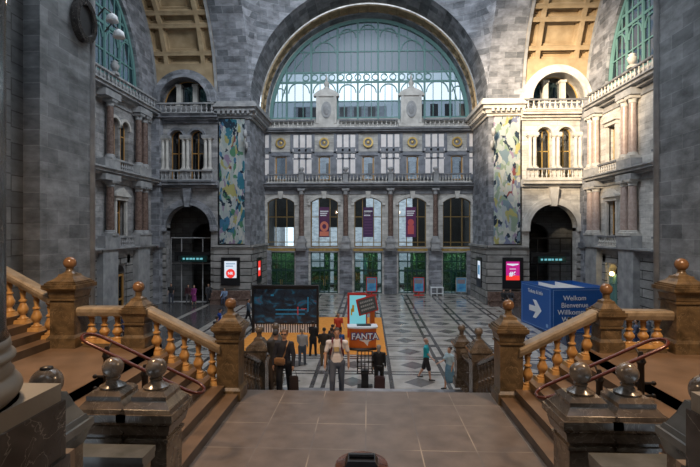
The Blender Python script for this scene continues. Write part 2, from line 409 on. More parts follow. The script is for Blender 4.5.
for i in range(6):
    a = -10.2 if i == 0 else BX[i - 1] + .95; b = 10.2 if i == 5 else BX[i] - .95
    mboxm(bm, F, a, b, 11.2, 15.82, -.03, .05)
for x in BX:
    for s in (-1, 1):
        u0, u1 = sorted((x + s * .62, x + s * .95)); mboxm(bm, F, u0, u1, 11.2, 13.8, -.10, .05)
        u0, u1 = sorted((x + s * .95, x + s * 1.18)); mboxm(bm, F, u0, u1, 11.2, 15.8, -.12, .05)
    mboxm(bm, F, x - .95, x + .95, 13.62, 13.9, -.2, .05)
struct(finish(bm, 'trim_5', M['panelgrey']))
bm = bmesh.new()
cols = []
for i in range(4):
    mid = (BX[i] + BX[i + 1]) / 2; cols += [mid - .66, mid, mid + .66]
cols += [-9.95, 9.98]
for x in cols:
    mboxm(bm, F, x - .24, x + .24, 14.45, 15.7, -.06, .02)
    mboxm(bm, F, x - .24, x + .24, 11.75, 13.25, -.06, .02)
    mboxm(bm, F, x - .2, x + .2, 13.4, 13.8, -.06, .02)
    for k in (-.33, .33): 
        mboxm(bm, F, x + k - .09, x + k + .09, 13.28, 13.42, -.06, .02); mboxm(bm, F, x + k - .09, x + k + .09, 14.08, 14.3, -.06, .02)
struct(finish(bm, 'trim_6', M['white']))
ORD5 = ['leftmost', 'second', 'middle', 'fourth', 'rightmost']
for i, x in enumerate(BX):
    t = thing('wall_medallion', 'gilded round medallion above the small windows, %s of five along the entrance wall' % ORD5[i], 'medallion', (x, YB - .1, 14.9), 0, 'gilded medallions')
    bm = bmesh.new(); ring(bm, 0, 0, .34, .5, lambda u, v, w: (u, w, v), -.1, .1, 20, 0, 2 * PI); finish(bm, 'medallion_ring', M['gilt'], t)
    bm = bmesh.new(); sphere(bm, (0, .05, 0), .2, 12, 8, (1, .6, 1)); finish(bm, 'medallion_boss', M['gilt'], t, True)
    bm = bmesh.new(); ring(bm, 0, 0, .02, .36, lambda u, v, w: (u, w, v), 0, .1, 20, 0, 2 * PI); finish(bm, 'medallion_disc', M['panelgrey'], t)

def window(n, cx, h, zb, zs, rise, M3, fm, gm, bars_v=(), bars_h=(), fw=.09, w=.25):
    bm = bmesh.new(); lo = arch_loop(cx, h, zb, zs, rise); li = arch_loop(cx, h - fw, zb + fw, zs, max(rise - fw * .7, .02) if rise else None)
    plate(bm, lo, [li], lambda u, v, q: M3(u, v, w + q), .1)
    for b in bars_v: mboxm(bm, M3, cx + b - .04, cx + b + .04, zb + .02, zs + rise * .7, w, w + .09)
    for b in bars_h: mboxm(bm, M3, cx - h + .03, cx + h - .03, b - .04, b + .04, w, w + .1)
    f = struct(finish(bm, 'window_%d' % n, fm))
    bm = bmesh.new(); a = [bm.verts.new(M3(u, v, w + .05)) for u, v in lo]; bm.faces.new(a)
    finish(bm, 'pane', gm, f)
    return f
wn = [1]
def nextw(): wn[0] += 1; return wn[0]
M['bronze'] = mat('gilt_bronze_frame', (.26, .17, .06), .4, .4)
M['orangeframe'] = mat('ochre_window_frame', (.42, .22, .06), .4)
for x in BX:
    window(nextw(), x, 1.36, 4.62, 9.02, .5, F, M['bronze'], M['glass_door'], (-.55, .55), (7.6, 5.1))
    window(nextw(), x, .56, 11.2, 13.45, .12, F, M['orangeframe'], M['glass_mid'], (), (), .12, .1)
for i, x in enumerate(BX):
    t = struct(thing('door_%d' % (i + 1), '', '', (x, YB + .2, 0))); del t['label']; del t['category']
    bm = bmesh.new()
    for b in (-1.31, -.45, .0, .45, 1.31): box(bm, b - .045, b + .045, 0, .1, .03, 4.1)
    for z in (.1, 1.0, 2.25, 2.35, 3.2, 4.05): box(bm, -1.35, 1.35, 0, .1, z - .045, z + .045)
    finish(bm, 'door_frame', M['tealdark'], t)
    bm = bmesh.new(); box(bm, -1.3, 1.3, .04, .05, .05, 4.05); finish(bm, 'pane', M['glass_door'], t)
    bm = bmesh.new()
    for b in (-.08, .08): tube(bm, [(b, -.05, .8), (b, -.05, 1.4)], .02, 6)
    finish(bm, 'door_handle', M['gilt'], t)

# great lunette over the entrance
def lunette(n, c, zs, r, M3, deep, side_win=False):
    f = bmesh.new()
    ring(f, c, zs, r - .28, r + .05, M3, deep - .15, deep + .2, 60)
    bays = [-8.1, -5.65, -3.05, -1.05, .95, 3.0, 5.5, 8.0] if not side_win else [-5.6, -3.6, -1.8, 0, 1.8, 3.6, 5.6]
    def top(u): return zs + math.sqrt(max(.01, (r - .1) ** 2 - u * u))
    for b in bays: mboxm(f, M3, c + b - .09, c + b + .09, zs - .1, top(b), deep - .12, deep + .12)
    edges = [-r + .3] + bays + [r - .3]
    for a, b in zip(edges, edges[1:]):
        for k in (1, 2):
            u = a + (b - a) * k / 3; zt = min(top(u), zs + 7.6)
            mboxm(f, M3, c + u - .035, c + u + .035, zs, top(u), deep - .05, deep + .05)
        hw = (b - a) / 2 - .16; mid = (a + b) / 2; zz = zs + 2.55
        if abs(mid) + hw < r - .2:
            ring(f, c + mid, zz, hw - .08, hw + .02, M3, deep - .08, deep + .06, 12)
            z2 = top(abs(mid) + hw) - hw - .35
            if z2 > zz + 2.4: ring(f, c + mid, z2, hw - .08, hw + .02, M3, deep - .08, deep + .06, 12)
    for z, w in ((.06, .09), (1.7, .05), (3.6, .1), (4.55, .08), (6.6, .05)):
        hh = math.sqrt(max(.1, (r - .2) ** 2 - z * z)); mboxm(f, M3, c - hh, c + hh, zs + z - w, zs + z + w, deep - .07, deep + .07)
    # circles row
    if not side_win:
        u = -6.2
        while u < 6.3:
            ring(f, c + u, zs + 4.07, .26, .36, M3, deep - .06, deep + .06, 12, 0, 2 * PI); u += .86
        ring(f, c, zs, r - 1.0, r - .9, M3, deep - .06, deep + .06, 50, .2, PI - .2)
    fo = struct(finish(f, 'window_%d' % n, M['teal']))
    def band(z0, z1, m, nm):
        b = bmesh.new(); a0 = math.asin(max(0, z0) / r); a1 = math.asin(min(1, z1 / r)) if z1 < r else PI / 2
        pts = [(c + r * math.cos(a0 + (a1 - a0) * k / 14), zs + r * math.sin(a0 + (a1 - a0) * k / 14)) for k in range(15)]
        pts += [(2 * c - u, v) for u, v in pts[::-1]]
        if z1 >= r: pts.pop(15)
        b.faces.new([b.verts.new(M3(u, v, deep)) for u, v in pts]); finish(b, nm, m, fo)
    if side_win: band(0, 99, M['glass_dark' if side_win == 'l' else 'glass_dim'], 'pane')
    else:
        band(0, 1.7, M['glass_low'], 'pane'); band(1.7, 3.6, M['glass_clear'], 'pane'); band(3.6, 4.5, M['glass_mid'], 'pane'); band(4.5, 99, M['glass_dim'], 'pane')
    return fo
lunette(1, .05, SPR, 9.75, F, .1)

# far arch soffit, gold coffers and pendentives
def barrel(bm, cx, cz, r, y0, y1, ny, na, a0=0, a1=PI, mk=None):
    g = [[bm.verts.new(mk(r, a0 + (a1 - a0) * i / na, y0 + (y1 - y0) * j / ny)) for j in range(ny + 1)] for i in range(na + 1)]
    fs = []
    for i in range(na):
        for j in range(ny): fs.append(bm.faces.new((g[i][j], g[i + 1][j], g[i + 1][j + 1], g[i][j + 1])))
    return fs
mkf = lambda r, a, y: (r * math.cos(a), y, SPR + r * math.sin(a))
bm = bmesh.new(); barrel(bm, 0, 0, RB, YF, 43.6, 3, 64, mk=mkf)
ring(bm, 0, SPR, RB - .35, RB, front(YF), 4.95, 6.0, 64)
struct(finish(bm, 'ceiling_far_arch', M['stone'], recalc=False))
bm = bmesh.new(); fs = barrel(bm, 0, 0, RB - .12, 43.6, 45.0, 1, 34, mk=mkf)
bmesh.ops.inset_individual(bm, faces=fs, thickness=.14, depth=0); bmesh.ops.inset_individual(bm, faces=fs, thickness=.06, depth=.14)
bmesh.ops.inset_individual(bm, faces=fs, thickness=.16, depth=0); bmesh.ops.inset_individual(bm, faces=fs, thickness=.04, depth=-.1)
struct(finish(bm, 'ceiling_far_coffers', M['gold'], recalc=False))
bm = bmesh.new()
for s in (-1, 1):
    g = []
    for i in range(25):
        th = PI / 2 * i / 24
        a = Vector((s * RB, YC + RA * math.cos(th), SPR + RA * math.sin(th))); b = Vector((s * RB * math.cos(th), YF, SPR + RB * math.sin(th)))
        row = []
        for j in range(13):
            t = j / 12; p = a.lerp(b, t)
            d = Vector((s, 1, .25)).normalized() * (4 * t * (1 - t)) * .12 * (b - a).length
            row.append(bm.verts.new(p + d))
        g.append(row)
    for i in range(24):
        for j in range(12): bm.faces.new((g[i][j], g[i + 1][j], g[i + 1][j + 1], g[i][j + 1]))
struct(finish(bm, 'ceiling_pendentives', M['stone'], recalc=False, smooth=True))

# side arches: grey band + coffered vault + side wall with lunette
coffer_rows = []
a = 0.0; k = 0
while a < 180: st = 5.0 if k % 2 == 0 else 11.0; coffer_rows.append((a, min(a + st, 180))); a += st; k += 1
for s, nm in ((-1, 'left'), (1, 'right')):
    bm = bmesh.new()
    mk = lambda r, a, x: (s * x, YC + r * math.cos(a), SPR + r * math.sin(a))
    barrel(bm, 0, 0, RA, RB, XP, 2, 64, mk=mk)
    struct(finish(bm, 'ceiling_arch_' + nm, M['stone'], recalc=False))
    bm = bmesh.new(); LZ, LC = SPR - .1, 15.72
    xs = [XP, XP + 1.15, XS - 1.15, XS]; big = []
    g = {}
    def gv(x, a):
        key = (round(x, 3), round(a, 4))
        if key not in g: g[key] = bm.verts.new(mk(RA + .05, R(a), x))
        return g[key]
    for (a0_, a1_) in coffer_rows:
        for x0, x1 in zip(xs, xs[1:]):
            big.append((x0, x1, a0_, a1_))
    fl = []
    for x0, x1, a0_, a1_ in big:
        if min(a0_, 180 - a1_) < 16:      # fine faces near the springing, cut round the arched window
            nx = 10; na = 8
            for i in range(nx):
                for j in range(na):
                    X0, X1 = x0 + (x1 - x0) * i / nx, x0 + (x1 - x0) * (i + 1) / nx; A0, A1 = a0_ + (a1_ - a0_) * j / na, a0_ + (a1_ - a0_) * (j + 1) / na
                    mz = SPR + RA * math.sin(R((A0 + A1) / 2)); mx_ = (X0 + X1) / 2
                    if math.hypot(mx_ - LC, mz - LZ) < 2.55: continue
                    bm.faces.new((gv(X0, A0), gv(X0, A1), gv(X1, A1), gv(X1, A0)))
        else:
            fl.append(bm.faces.new((gv(x0, a0_), gv(x0, a1_), gv(x1, a1_), gv(x1, a0_))))
    dsg = 1 if s > 0 else -1
    bmesh.ops.recalc_face_normals(bm, faces=fl)
    # make normals point to the inside of the hall
    for f in fl:
        c = f.calc_center_median(); inn = Vector((c.x, YC, SPR)) - c
        if f.normal.dot(inn) < 0: f.normal_flip()
    bmesh.ops.inset_individual(bm, faces=fl, thickness=.24, depth=0)
    bmesh.ops.inset_individual(bm, faces=fl, thickness=.035, depth=-.32)
    bmesh.ops.inset_individual(bm, faces=fl, thickness=.2, depth=0)
    bmesh.ops.inset_individual(bm, faces=fl, thickness=.035, depth=-.22)
    struct(finish(bm, 'ceiling_coffers_' + nm, M['gold'], recalc=False))
    bm = bmesh.new()    # moulded ribs around the coffered field
    for x in (XP, XS - .25):
        barrel(bm, 0, 0, RA - .08, x, x + .25, 1, 60, mk=mk)
    struct(finish(bm, 'trim_vault_' + nm, M['trimst'], recalc=False))
    # side wall
    SM = side(s * XS, s); bm = bmesh.new(); hl = []
    bays = [22.6, 34.1 if s < 0 else 36.0]; PY = (31.9, 36.75, 25.15, 19.9) if s < 0 else (33.2, 38.3, 25.15, 19.9)
    tw = [27.6, 29.8]
    for y in bays:
        hl.append([(y - .62, 5.9), (y + .62, 5.9), (y + .62, 8.5), (y - .62, 8.5)])
        if s < 0:
            hl += [arch_loop(y - .72, .6, 10.9, 13.9), arch_loop(y + .72, .6, 10.9, 13.9)]
        else: hl.append([(y - .55, 11.6), (y + .55, 11.6), (y + .55, 14.2), (y - .55, 14.2)])
        hl.append(arch_loop(y, .8, .03, 2.9, None, 10))
    for y in tw:
        hl.append(arch_loop(y, .85, 5.6, 8.0)); hl.append(arch_loop(y, .85, 11.0, 13.9))
    hl.append(arch_loop(YC, 8.0, SPR, SPR, None, 48, base=False))
    plate(bm, [(17.2, 0), (40.2, 0), (40.2, 29.2), (17.2, 29.2)], hl, SM, .6)
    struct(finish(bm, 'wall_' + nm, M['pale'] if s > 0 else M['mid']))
    lunette(nextw(), YC, SPR, 8.0, SM, .15, 'l')
    bm = bmesh.new(); ring(bm, YC, SPR, 8.0, 11.6, SM, -.04, .1, 60); ring(bm, YC, SPR, 8.0, 8.5, SM, -.25, .1, 60)
    struct(finish(bm, 'trim_lunette_' + nm, M['stone']))
    bm = bmesh.new()
    molding(bm, SM, 17.4, 40, 10.1, [(-.4, 0, .1), (0, .2, .45), (.2, .4, .8), (.4, .5, .95)])
    molding(bm, SM, 17.4, 40, 15.9, [(-.5, 0, .1), (0, .2, .45), (.2, .4, .8), (.4, .5, .95)])
    molding(bm, SM, 17.4, 40, 4.75, [(-.3, 0, .2), (0, .2, .5), (.2, .32, .75)])
    for y in PY:
        for z0, z1 in ((5.05, 5.9), (10.55, 11.2)): mboxm(bm, SM, y - .95, y + .95, z0, z1, -.75, .1)
        mboxm(bm, SM, y - 1.0, y + 1.0, 9.75, 10.15, -.8, .1); mboxm(bm, SM, y - 1.0, y + 1.0, 15.5, 15.95, -.8, .1)
        mboxm(bm, SM, y - .95, y + .95, 0, 5.0, -.6, .1)
    struct(finish(bm, 'trim_cornice_' + nm, M['trimst']))
    bm = bmesh.new(); mboxm(bm, SM, 17.4, 40, 0, 4.6, -.12, .1) if False else None
    for y0, y1 in ((bays[1] + .85, 40), (30.8, bays[1] - .85), (23.6, 27), (17.4, 21.7), (27, 30.8)):
        mboxm(bm, SM, y0, y1, 0, 4.6, -.15, .1)
    for y in bays: mboxm(bm, SM, y - 1.3, y + 1.3, 3.8, 4.6, -.15, .1)
    struct(finish(bm, 'trim_base_' + nm, M['rustic']))
    # window surrounds and pediments
    bm = bmesh.new()
    for y in bays:
        for z0, z1, h in ((5.9, 8.5, .62), (11.6, 14.2, .55)):
            if s < 0 and z0 > 10:
                for q in (-.72, .72): ring(bm, y + q, 13.9, .6, .8, SM, -.15, .1, 14)
                continue
            for q in (-1, 1):
                u0, u1 = sorted((y + q * h, y + q * (h + .22))); mboxm(bm, SM, u0, u1, z0 - .1, z1 + .1, -.18, .1)
            mboxm(bm, SM, y - h - .3, y + h + .3, z1, z1 + .3, -.25, .1)
            prism(bm, [(y - h - .45, z1 + .4), (y + h + .45, z1 + .4), (y, z1 + .95)], SM, -.35, .1)
            mboxm(bm, SM, y - h - .45, y + h + .45, z1 + .28, z1 + .42, -.4, .1)
    for y in tw:
        for z in (8.0, 13.9): ring(bm, y, z, .85, 1.05, SM, -.15, .1, 16)
    struct(finish(bm, 'trim_surround_' + nm, M['trimpale']))
    wf = M['orangeframe']
    for y in bays:
        window(nextw(), y, .62, 5.9, 8.48, .02, SM, wf, M['glass_dark'], (0,), (7.6,), .1, .3)
        if s > 0: window(nextw(), y, .55, 11.6, 14.18, .02, SM, M['gilt'], M['glass_dark'], (0,), (13.3,), .12, .3)
        else:
            for q in (-.72, .72): window(nextw(), y + q, .6, 10.9, 13.9, .6, SM, wf, M['glass_dark'], (0,), (13.4,), .08, .3)
    # rooms behind
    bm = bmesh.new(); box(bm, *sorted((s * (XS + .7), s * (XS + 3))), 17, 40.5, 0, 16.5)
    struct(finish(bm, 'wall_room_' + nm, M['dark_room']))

# ---- frontal bay walls right and left of the far piers ----------------
LB = {}
for s, nm in ((-1, 'left'), (1, 'right')):
    c = s * 15.72; F4 = front(YF); bm = bmesh.new()
    tx = [s * 14.85, s * 16.6]
    hl = [arch_loop(s * 15.55, 1.95, .03, 6.5, None, 20), arch_loop(tx[0], .62, 10.7, 14.35), arch_loop(tx[1], .62, 10.7, 14.35),
          arch_loop(c, 2.1, 17.1, 17.2, None, 24)]
    u0, u1 = sorted((s * (XP - .1), s * (XS + .3)))
    plate(bm, [(u0, 0), (u1, 0), (u1, 20.2), (u0, 20.2)], hl, F4, .7)
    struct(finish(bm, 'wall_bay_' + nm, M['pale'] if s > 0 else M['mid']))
    bm = bmesh.new()
    ring(bm, s * 15.55, 6.5, 1.95, 2.5, F4, -.22, .7, 28)
    ring(bm, s * 15.55, 6.5, 1.95, 2.25, F4, -.3, .7, 28)
    for q in (-1, 1):
        a_, b_ = sorted((s * 15.55 + q * 1.95, s * 15.55 + q * 2.6)); mboxm(bm, F4, a_, b_, 6.2, 6.5, -.3, .7); 
    prism(bm, [(s * 15.55 - .2, 8.3), (s * 15.55 + .2, 8.3), (s * 15.55 + .38, 9.9), (s * 15.55 - .38, 9.9)], F4, -.5, .1)
    molding(bm, F4, u0, u1, 9.95, [(0, .2, .35), (.2, .45, .75), (.45, .6, .85)])
    molding(bm, F4, u0, u1, 15.75, [(-.2, 0, .15), (0, .2, .4), (.2, .4, .7), (.4, .5, .8)])
    ring(bm, c, 17.2, 2.1, 2.8, F4, -.75, .1, 32); ring(bm, c, 17.2, 2.1, 2.35, F4, -.95, .1, 32)
    for x in tx: ring(bm, x, 14.35, .62, .84, F4, -.16, .1, 16)
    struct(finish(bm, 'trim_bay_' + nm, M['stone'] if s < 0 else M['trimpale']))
    bm = bmesh.new()
    for k in range(8):
        for q in (-1, 1):
            a_, b_ = sorted((s * 15.55 + q * 1.98, s * 15.55 + q * 2.75)); mboxm(bm, F4, a_, b_, .1 + k * .6, .1 + k * .6 + .52, -.16, .1)
    struct(finish(bm, 'trim_quoin_' + nm, M['rustic']))
    # corner shaft between side wall and bay wall
    bm = bmesh.new(); box(bm, *sorted((s * 17.8, s * 18.6)), 39.2, 40.1, 0, SPR)
    for z in (4.8, 10.1, 15.9): box(bm, *sorted((s * 17.65, s * 18.6)), 39.0, 40.1, z, z + .45)
    struct(finish(bm, 'trim_corner_' + nm, M['stone']))
    # rooms behind the openings
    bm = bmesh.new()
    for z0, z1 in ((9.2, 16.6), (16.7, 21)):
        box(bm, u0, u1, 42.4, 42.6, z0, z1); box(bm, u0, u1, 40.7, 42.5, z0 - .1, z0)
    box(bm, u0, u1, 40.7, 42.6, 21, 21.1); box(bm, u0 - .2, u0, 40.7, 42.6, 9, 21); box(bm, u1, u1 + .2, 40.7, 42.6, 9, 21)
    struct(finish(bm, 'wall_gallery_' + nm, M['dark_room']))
    bm = bmesh.new()     # passage behind the big arch
    box(bm, u0 - .2, u0, 40.7, 49, 0, 9); box(bm, u1, u1 + .2, 40.7, 49, 0, 9); box(bm, u0, u1, 49, 49.2, 0, 9); box(bm, u0, u1, 40.7, 49, 8.9, 9.1)
    plate(bm, [(u0, 0), (u1, 0), (u1, 9), (u0, 9)], [arch_loop(s * 15.3, 1.3, .03, 5.6, None, 16)], front(43.5), .5)
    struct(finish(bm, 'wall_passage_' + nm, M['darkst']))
    for x in tx:
        window(nextw(), x, .62, 10.7, 14.35, .62, F4, M['orangeframe'] if s < 0 else M['gilt'], M['glass_dark'], (0,), (13.0,), .1 if s > 0 else .07, .45)
        if s > 0:
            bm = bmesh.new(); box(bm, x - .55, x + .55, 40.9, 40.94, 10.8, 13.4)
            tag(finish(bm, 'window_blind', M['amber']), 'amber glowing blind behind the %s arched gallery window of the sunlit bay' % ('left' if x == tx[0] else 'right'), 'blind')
    window(nextw(), c, 2.1, 17.1, 17.2, 2.1, F4, M['gilt'] if s > 0 else M['orangeframe'], M['glass_dark'], (), (), .09, .35)
    bm = bmesh.new()
    for q in (-.72, .72): mboxm(bm, F4, c + q - .2, c + q + .2, 17.1, 18.95, .0, .4); mboxm(bm, F4, c + q - .26, c + q + .26, 18.75, 18.95, -.08, .45)
    struct(finish(bm, 'trim_mullion_' + nm, M['trimpale']))
    # far pier
    bm = bmesh.new(); xa, xb = sorted((s * RB, s * XP)); box(bm, xa, xb, YF, YB + .3, 0, SPR)
    bm2 = bm
    box(bm2, xa + .0, xb, YF - .02, YF, SPR, SPR + .01)
    struct(finish(bm, 'wall_pier_far_' + nm, M['stone']))
    bm = bmesh.new()
    for z0, z1, p in ((15.9, 16.15, .15), (16.15, 16.5, .3), (16.5, 16.8, .55), (16.8, 17.05, .75), (17.05, 17.3, .6)):
        box(bm, xa - p * (1 if s > 0 else .3), xb + p * (.3 if s > 0 else 1), YF - p, YB - .1, z0, z1)
    for k in range(7):
        x = xa + .15 + k * .42; box(bm, x, x + .2, YF - .6, YF, 16.25, 16.6)
    for k in range(12):
        y = YF + .1 + k * .45; xx = s * (RB - .5); box(bm, *sorted((xx, s * RB)), y, y + .2, 16.25, 16.6)
    box(bm, xa, xb, YF - .1, YF, 5.0, 15.9) if False else None
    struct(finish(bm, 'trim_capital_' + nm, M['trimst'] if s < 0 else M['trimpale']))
    bm = bmesh.new()     # banded base
    for k in range(8):
        z = .0 + k * .6; box(bm, xa - .28, xb + .28, YF - .3, YB - .1, z + .04, z + .56)
    box(bm, xa - .2, xb + .2, YF - .22, YB - .1, 0, 4.8); box(bm, xa - .4, xb + .4, YF - .42, YB - .1, 4.75, 5.0)
    struct(finish(bm, 'trim_pier_base_' + nm, M['rustic']))

bm = bmesh.new(); box(bm, -19, 19, -4.4, -4, 0, 17); struct(finish(bm, 'wall_front', M['stone']))
bm = bmesh.new(); box(bm, -19, 19, -4, 17.0, 29, 29.4); struct(finish(bm, 'ceiling_stair', M['trimst']))
# near piers and the walls beside the stairs
for s, nm in ((-1, 'left'), (1, 'right')):
    bm = bmesh.new(); box(bm, *sorted((s * 10.45, s * 19)), 14.5, 17.25, 0, 33)
    struct(finish(bm, 'wall_pier_near_' + nm, M['pier']))
    bm = bmesh.new()
    box(bm, *sorted((s * 11.0, s * 19)), -4, 14.5, 0, 33)
    struct(finish(bm, 'wall_stair_' + nm, M['darkst']))
    bm = bmesh.new(); box(bm, *sorted((s * 10.7, s * 11.2)), 12.4, 13.6, 0, 33); box(bm, *sorted((s * 10.7, s * 11.2)), 9.9, 11.0, 0, 33)
    struct(finish(bm, 'trim_pilaster_' + nm, M['darkst']))
    bm = bmesh.new(); lathe(bm, [(.12, 0), (.12, 33)], 14, s * 10.45, 17.3, 0)
    struct(finish(bm, 'trim_corner_roll_' + nm, M['trimst'], smooth=True))

# ---- town beyond the glass ---------------------------------------------
bm = bmesh.new(); box(bm, -10.4, 10.5, 51.5, 51.8, 0, .3)
for (x0, x1, z) in ((-10.4, -6.2, 9.9), (-5.4, -3.4, 9.9), (-1.4, -.2, 9.9), (1.6, 2.6, 9.9), (4.9, 10.5, 9.9)):
    box(bm, x0, x1, 51.5, 51.8, 6.6 if x1 < 4 else 4, z)
box(bm, -10.4, 10.5, 46.6, 47.4, 10.0, 10.15)
box(bm, -10.6, -10.4, 46.6, 51.8, 0, 10.1); box(bm, 10.5, 10.7, 46.6, 51.8, 0, 10.1)
struct(finish(bm, 'wall_porch', M['dark_room']))
rooms = [('left', -10.2, -6.9), ('second', -5.9, -2.7), ('middle', -1.6, 1.0), ('fourth', 2.9, 6.0), ('rightmost', 7.1, 10.3)]
for k, (w_, x0, x1) in enumerate(rooms):
    bm = bmesh.new(); nx, nz = 44, 56
    g = [[bm.verts.new((x0 + (x1 - x0) * i / nx, 47.9 - random.random() * .22, .05 + 3.95 * j / nz)) for i in range(nx + 1)] for j in range(nz + 1)]
    for j in range(nz):
        for i in range(nx):
            cutx = (k in (1, 2, 3)) and j > nz * .62 and i < nx * .45
            cutx = cutx or (k == 2 and .30 * nx < i < .45 * nx) or (k == 3 and .1 * nx < i < .25 * nx) or (k == 1 and .62 * nx < i < .74 * nx)
            if not cutx: bm.faces.new((g[j][i], g[j][i + 1], g[j + 1][i + 1], g[j + 1][i]))
    tag(finish(bm, 'green_plant_wall', M['foliage']), 'wall of green leaves seen behind %s entrance doors' % ('the ' + w_), 'plants', 'leafy walls behind the entrance doors')
for k, (x, w, h, y) in enumerate(((-30, 22, 17, 95), (-6, 20, 20.5, 100), (16, 20, 18, 98), (38, 22, 20, 95))):
    bm = bmesh.new(); box(bm, x - w / 2, x + w / 2, y, y + 12, 0, h * 1.6)
    for i in range(int(w / 2.6)):
        pass
    t = thing('town_building', 'grey building outside, %s seen through the lunette glass' % ('far left', 'left of centre', 'right of centre', 'far right')[k], 'building', (0, 0, 0))
    finish(bm, 'building_wall', M['outside'], t)
    bm = bmesh.new(); box(bm, 0, 1.6, -.05, .1, 0, 2.6); w0 = None
    for i in range(int(w / 3)):
        for j in range(3, 8):
            p = (x - w / 2 + 1 + i * 3, y, 2 + j * 4)
            if w0 is None: w0 = finish(bm, 'facade_window', M['dark_room'], t, loc=p)
            else: inst('facade_window', w0, t, p)

# ================================================================== HALL FITTINGS
def column_proto(name, r, h, m, cm, seg=16, sq=True, square=False):
    """classical column: base, shaft, capital as three meshes; returns the list"""
    P = []
    bm = bmesh.new(); frustum(bm, 0, 0, 0, .08 * h * .5, r * 1.5, r * 1.5); lathe(bm, [(r * 1.45, .04 * h), (r * 1.5, .055 * h), (r * 1.25, .07 * h), (r * 1.3, .085 * h), (r * 1.02, .1 * h)], seg)
    P.append(('column_base', bm, cm))
    bm = bmesh.new(); lathe(bm, [(r, .09 * h), (r * 1.0, .4 * h), (r * .88, .9 * h)], seg); P.append(('shaft', bm, m))
    bm = bmesh.new(); lathe(bm, [(r * .88, .885 * h), (r * 1.05, .9 * h), (r * .95, .92 * h), (r * 1.25, .97 * h)], seg); frustum(bm, 0, 0, .96 * h, h, r * 1.35, r * 1.5)
    P.append(('capital', bm, cm))
    return P
def spread(P): return [finish(b, n, m, None, 'auto') for n, b, m in P]
protos_used = {}
def place_column(key, P, label, cat, loc, group, nm='marble_column'):
    t = thing(nm, label, cat, loc, 0, group)
    for o in P:
        if key not in protos_used: o.parent = t
        else: c = o.copy(); C.objects.link(c); c.parent = t
    protos_used[key] = 1
    return t
ORD4 = ['leftmost', 'second from the left', 'third from the left', 'rightmost']
P = spread(column_proto('c', .25, 5.15, M['redmarble'], M['trimst']))
for i, x in enumerate(CX):
    place_column('c', P, 'dark red marble column between the tall entrance windows, %s of the four free-standing' % ORD4[i], 'column', (x, YB - .42, 5.2), 'red marble columns of the entrance wall')
    bm = bmesh.new(); frustum(bm, x, YB - .42, 4.5, 4.62, .5, .5); frustum(bm, x, YB - .42, 4.62, 5.08, .4, .4); frustum(bm, x, YB - .42, 5.08, 5.2, .48, .48)
    box(bm, x - .45, x + .45, YB - .8, YB, 4.3, 4.5)
    struct(finish(bm, 'trim_pedestal', M['trimst']))
WHICH = {-1: 'left', 1: 'right'}
for s in (-1, 1):
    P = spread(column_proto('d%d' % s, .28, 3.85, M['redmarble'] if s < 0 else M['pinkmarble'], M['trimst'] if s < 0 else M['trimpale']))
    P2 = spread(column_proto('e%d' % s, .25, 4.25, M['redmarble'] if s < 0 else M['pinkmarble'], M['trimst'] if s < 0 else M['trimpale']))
    for j, y in enumerate((31.2, 32.15, 36.25, 37.25) if s < 0 else (32.7, 33.7, 37.85, 38.75)):
        if s < 0 and j == 0: continue
        w_ = ['nearer column of the pair beside the arcade', 'single column beside the arcade' if s < 0 else 'farther column of the pair beside the arcade', 'nearer column of the pair by the far corner', 'farther column of the pair by the far corner'][j]
        place_column('d%d' % s, P, 'marble column on the %s side wall, lower tier, %s' % (WHICH[s], w_), 'column', (s * (XS - .4), y, 5.9), 'side wall marble columns')
        place_column('e%d' % s, P2, 'marble column on the %s side wall, upper tier, %s' % (WHICH[s], w_), 'column', (s * (XS - .4), y, 11.2), 'side wall marble columns')
    P3 = spread(column_proto('f%d' % s, .15, 2.75, M['trimpale'], M['trimpale']))
    for j, x in enumerate((13.6, 13.98, 15.55, 15.9, 17.35, 17.7)):
        place_column('f%d' % s, P3, 'short marble column of the twin-arched gallery in the %s bay, number %s from the hall side' % (WHICH[s], ('one', 'two', 'three', 'four', 'five', 'six')[j]),
                     'column', (s * x, YF - .3, 11.45), 'gallery columns')
    bm = bmesh.new(); 
    for a_, b_ in ((13.3, 14.25), (15.3, 16.15), (17.1, 17.95)):
        u0, u1 = sorted((s * a_, s * b_)); box(bm, u0, u1, YF - .55, YF, 14.2, 14.45); box(bm, u0, u1, YF - .55, YF, 10.55, 11.45)
    struct(finish(bm, 'trim_impost_' + WHICH[s], M['trimpale'] if s > 0 else M['trimst']))

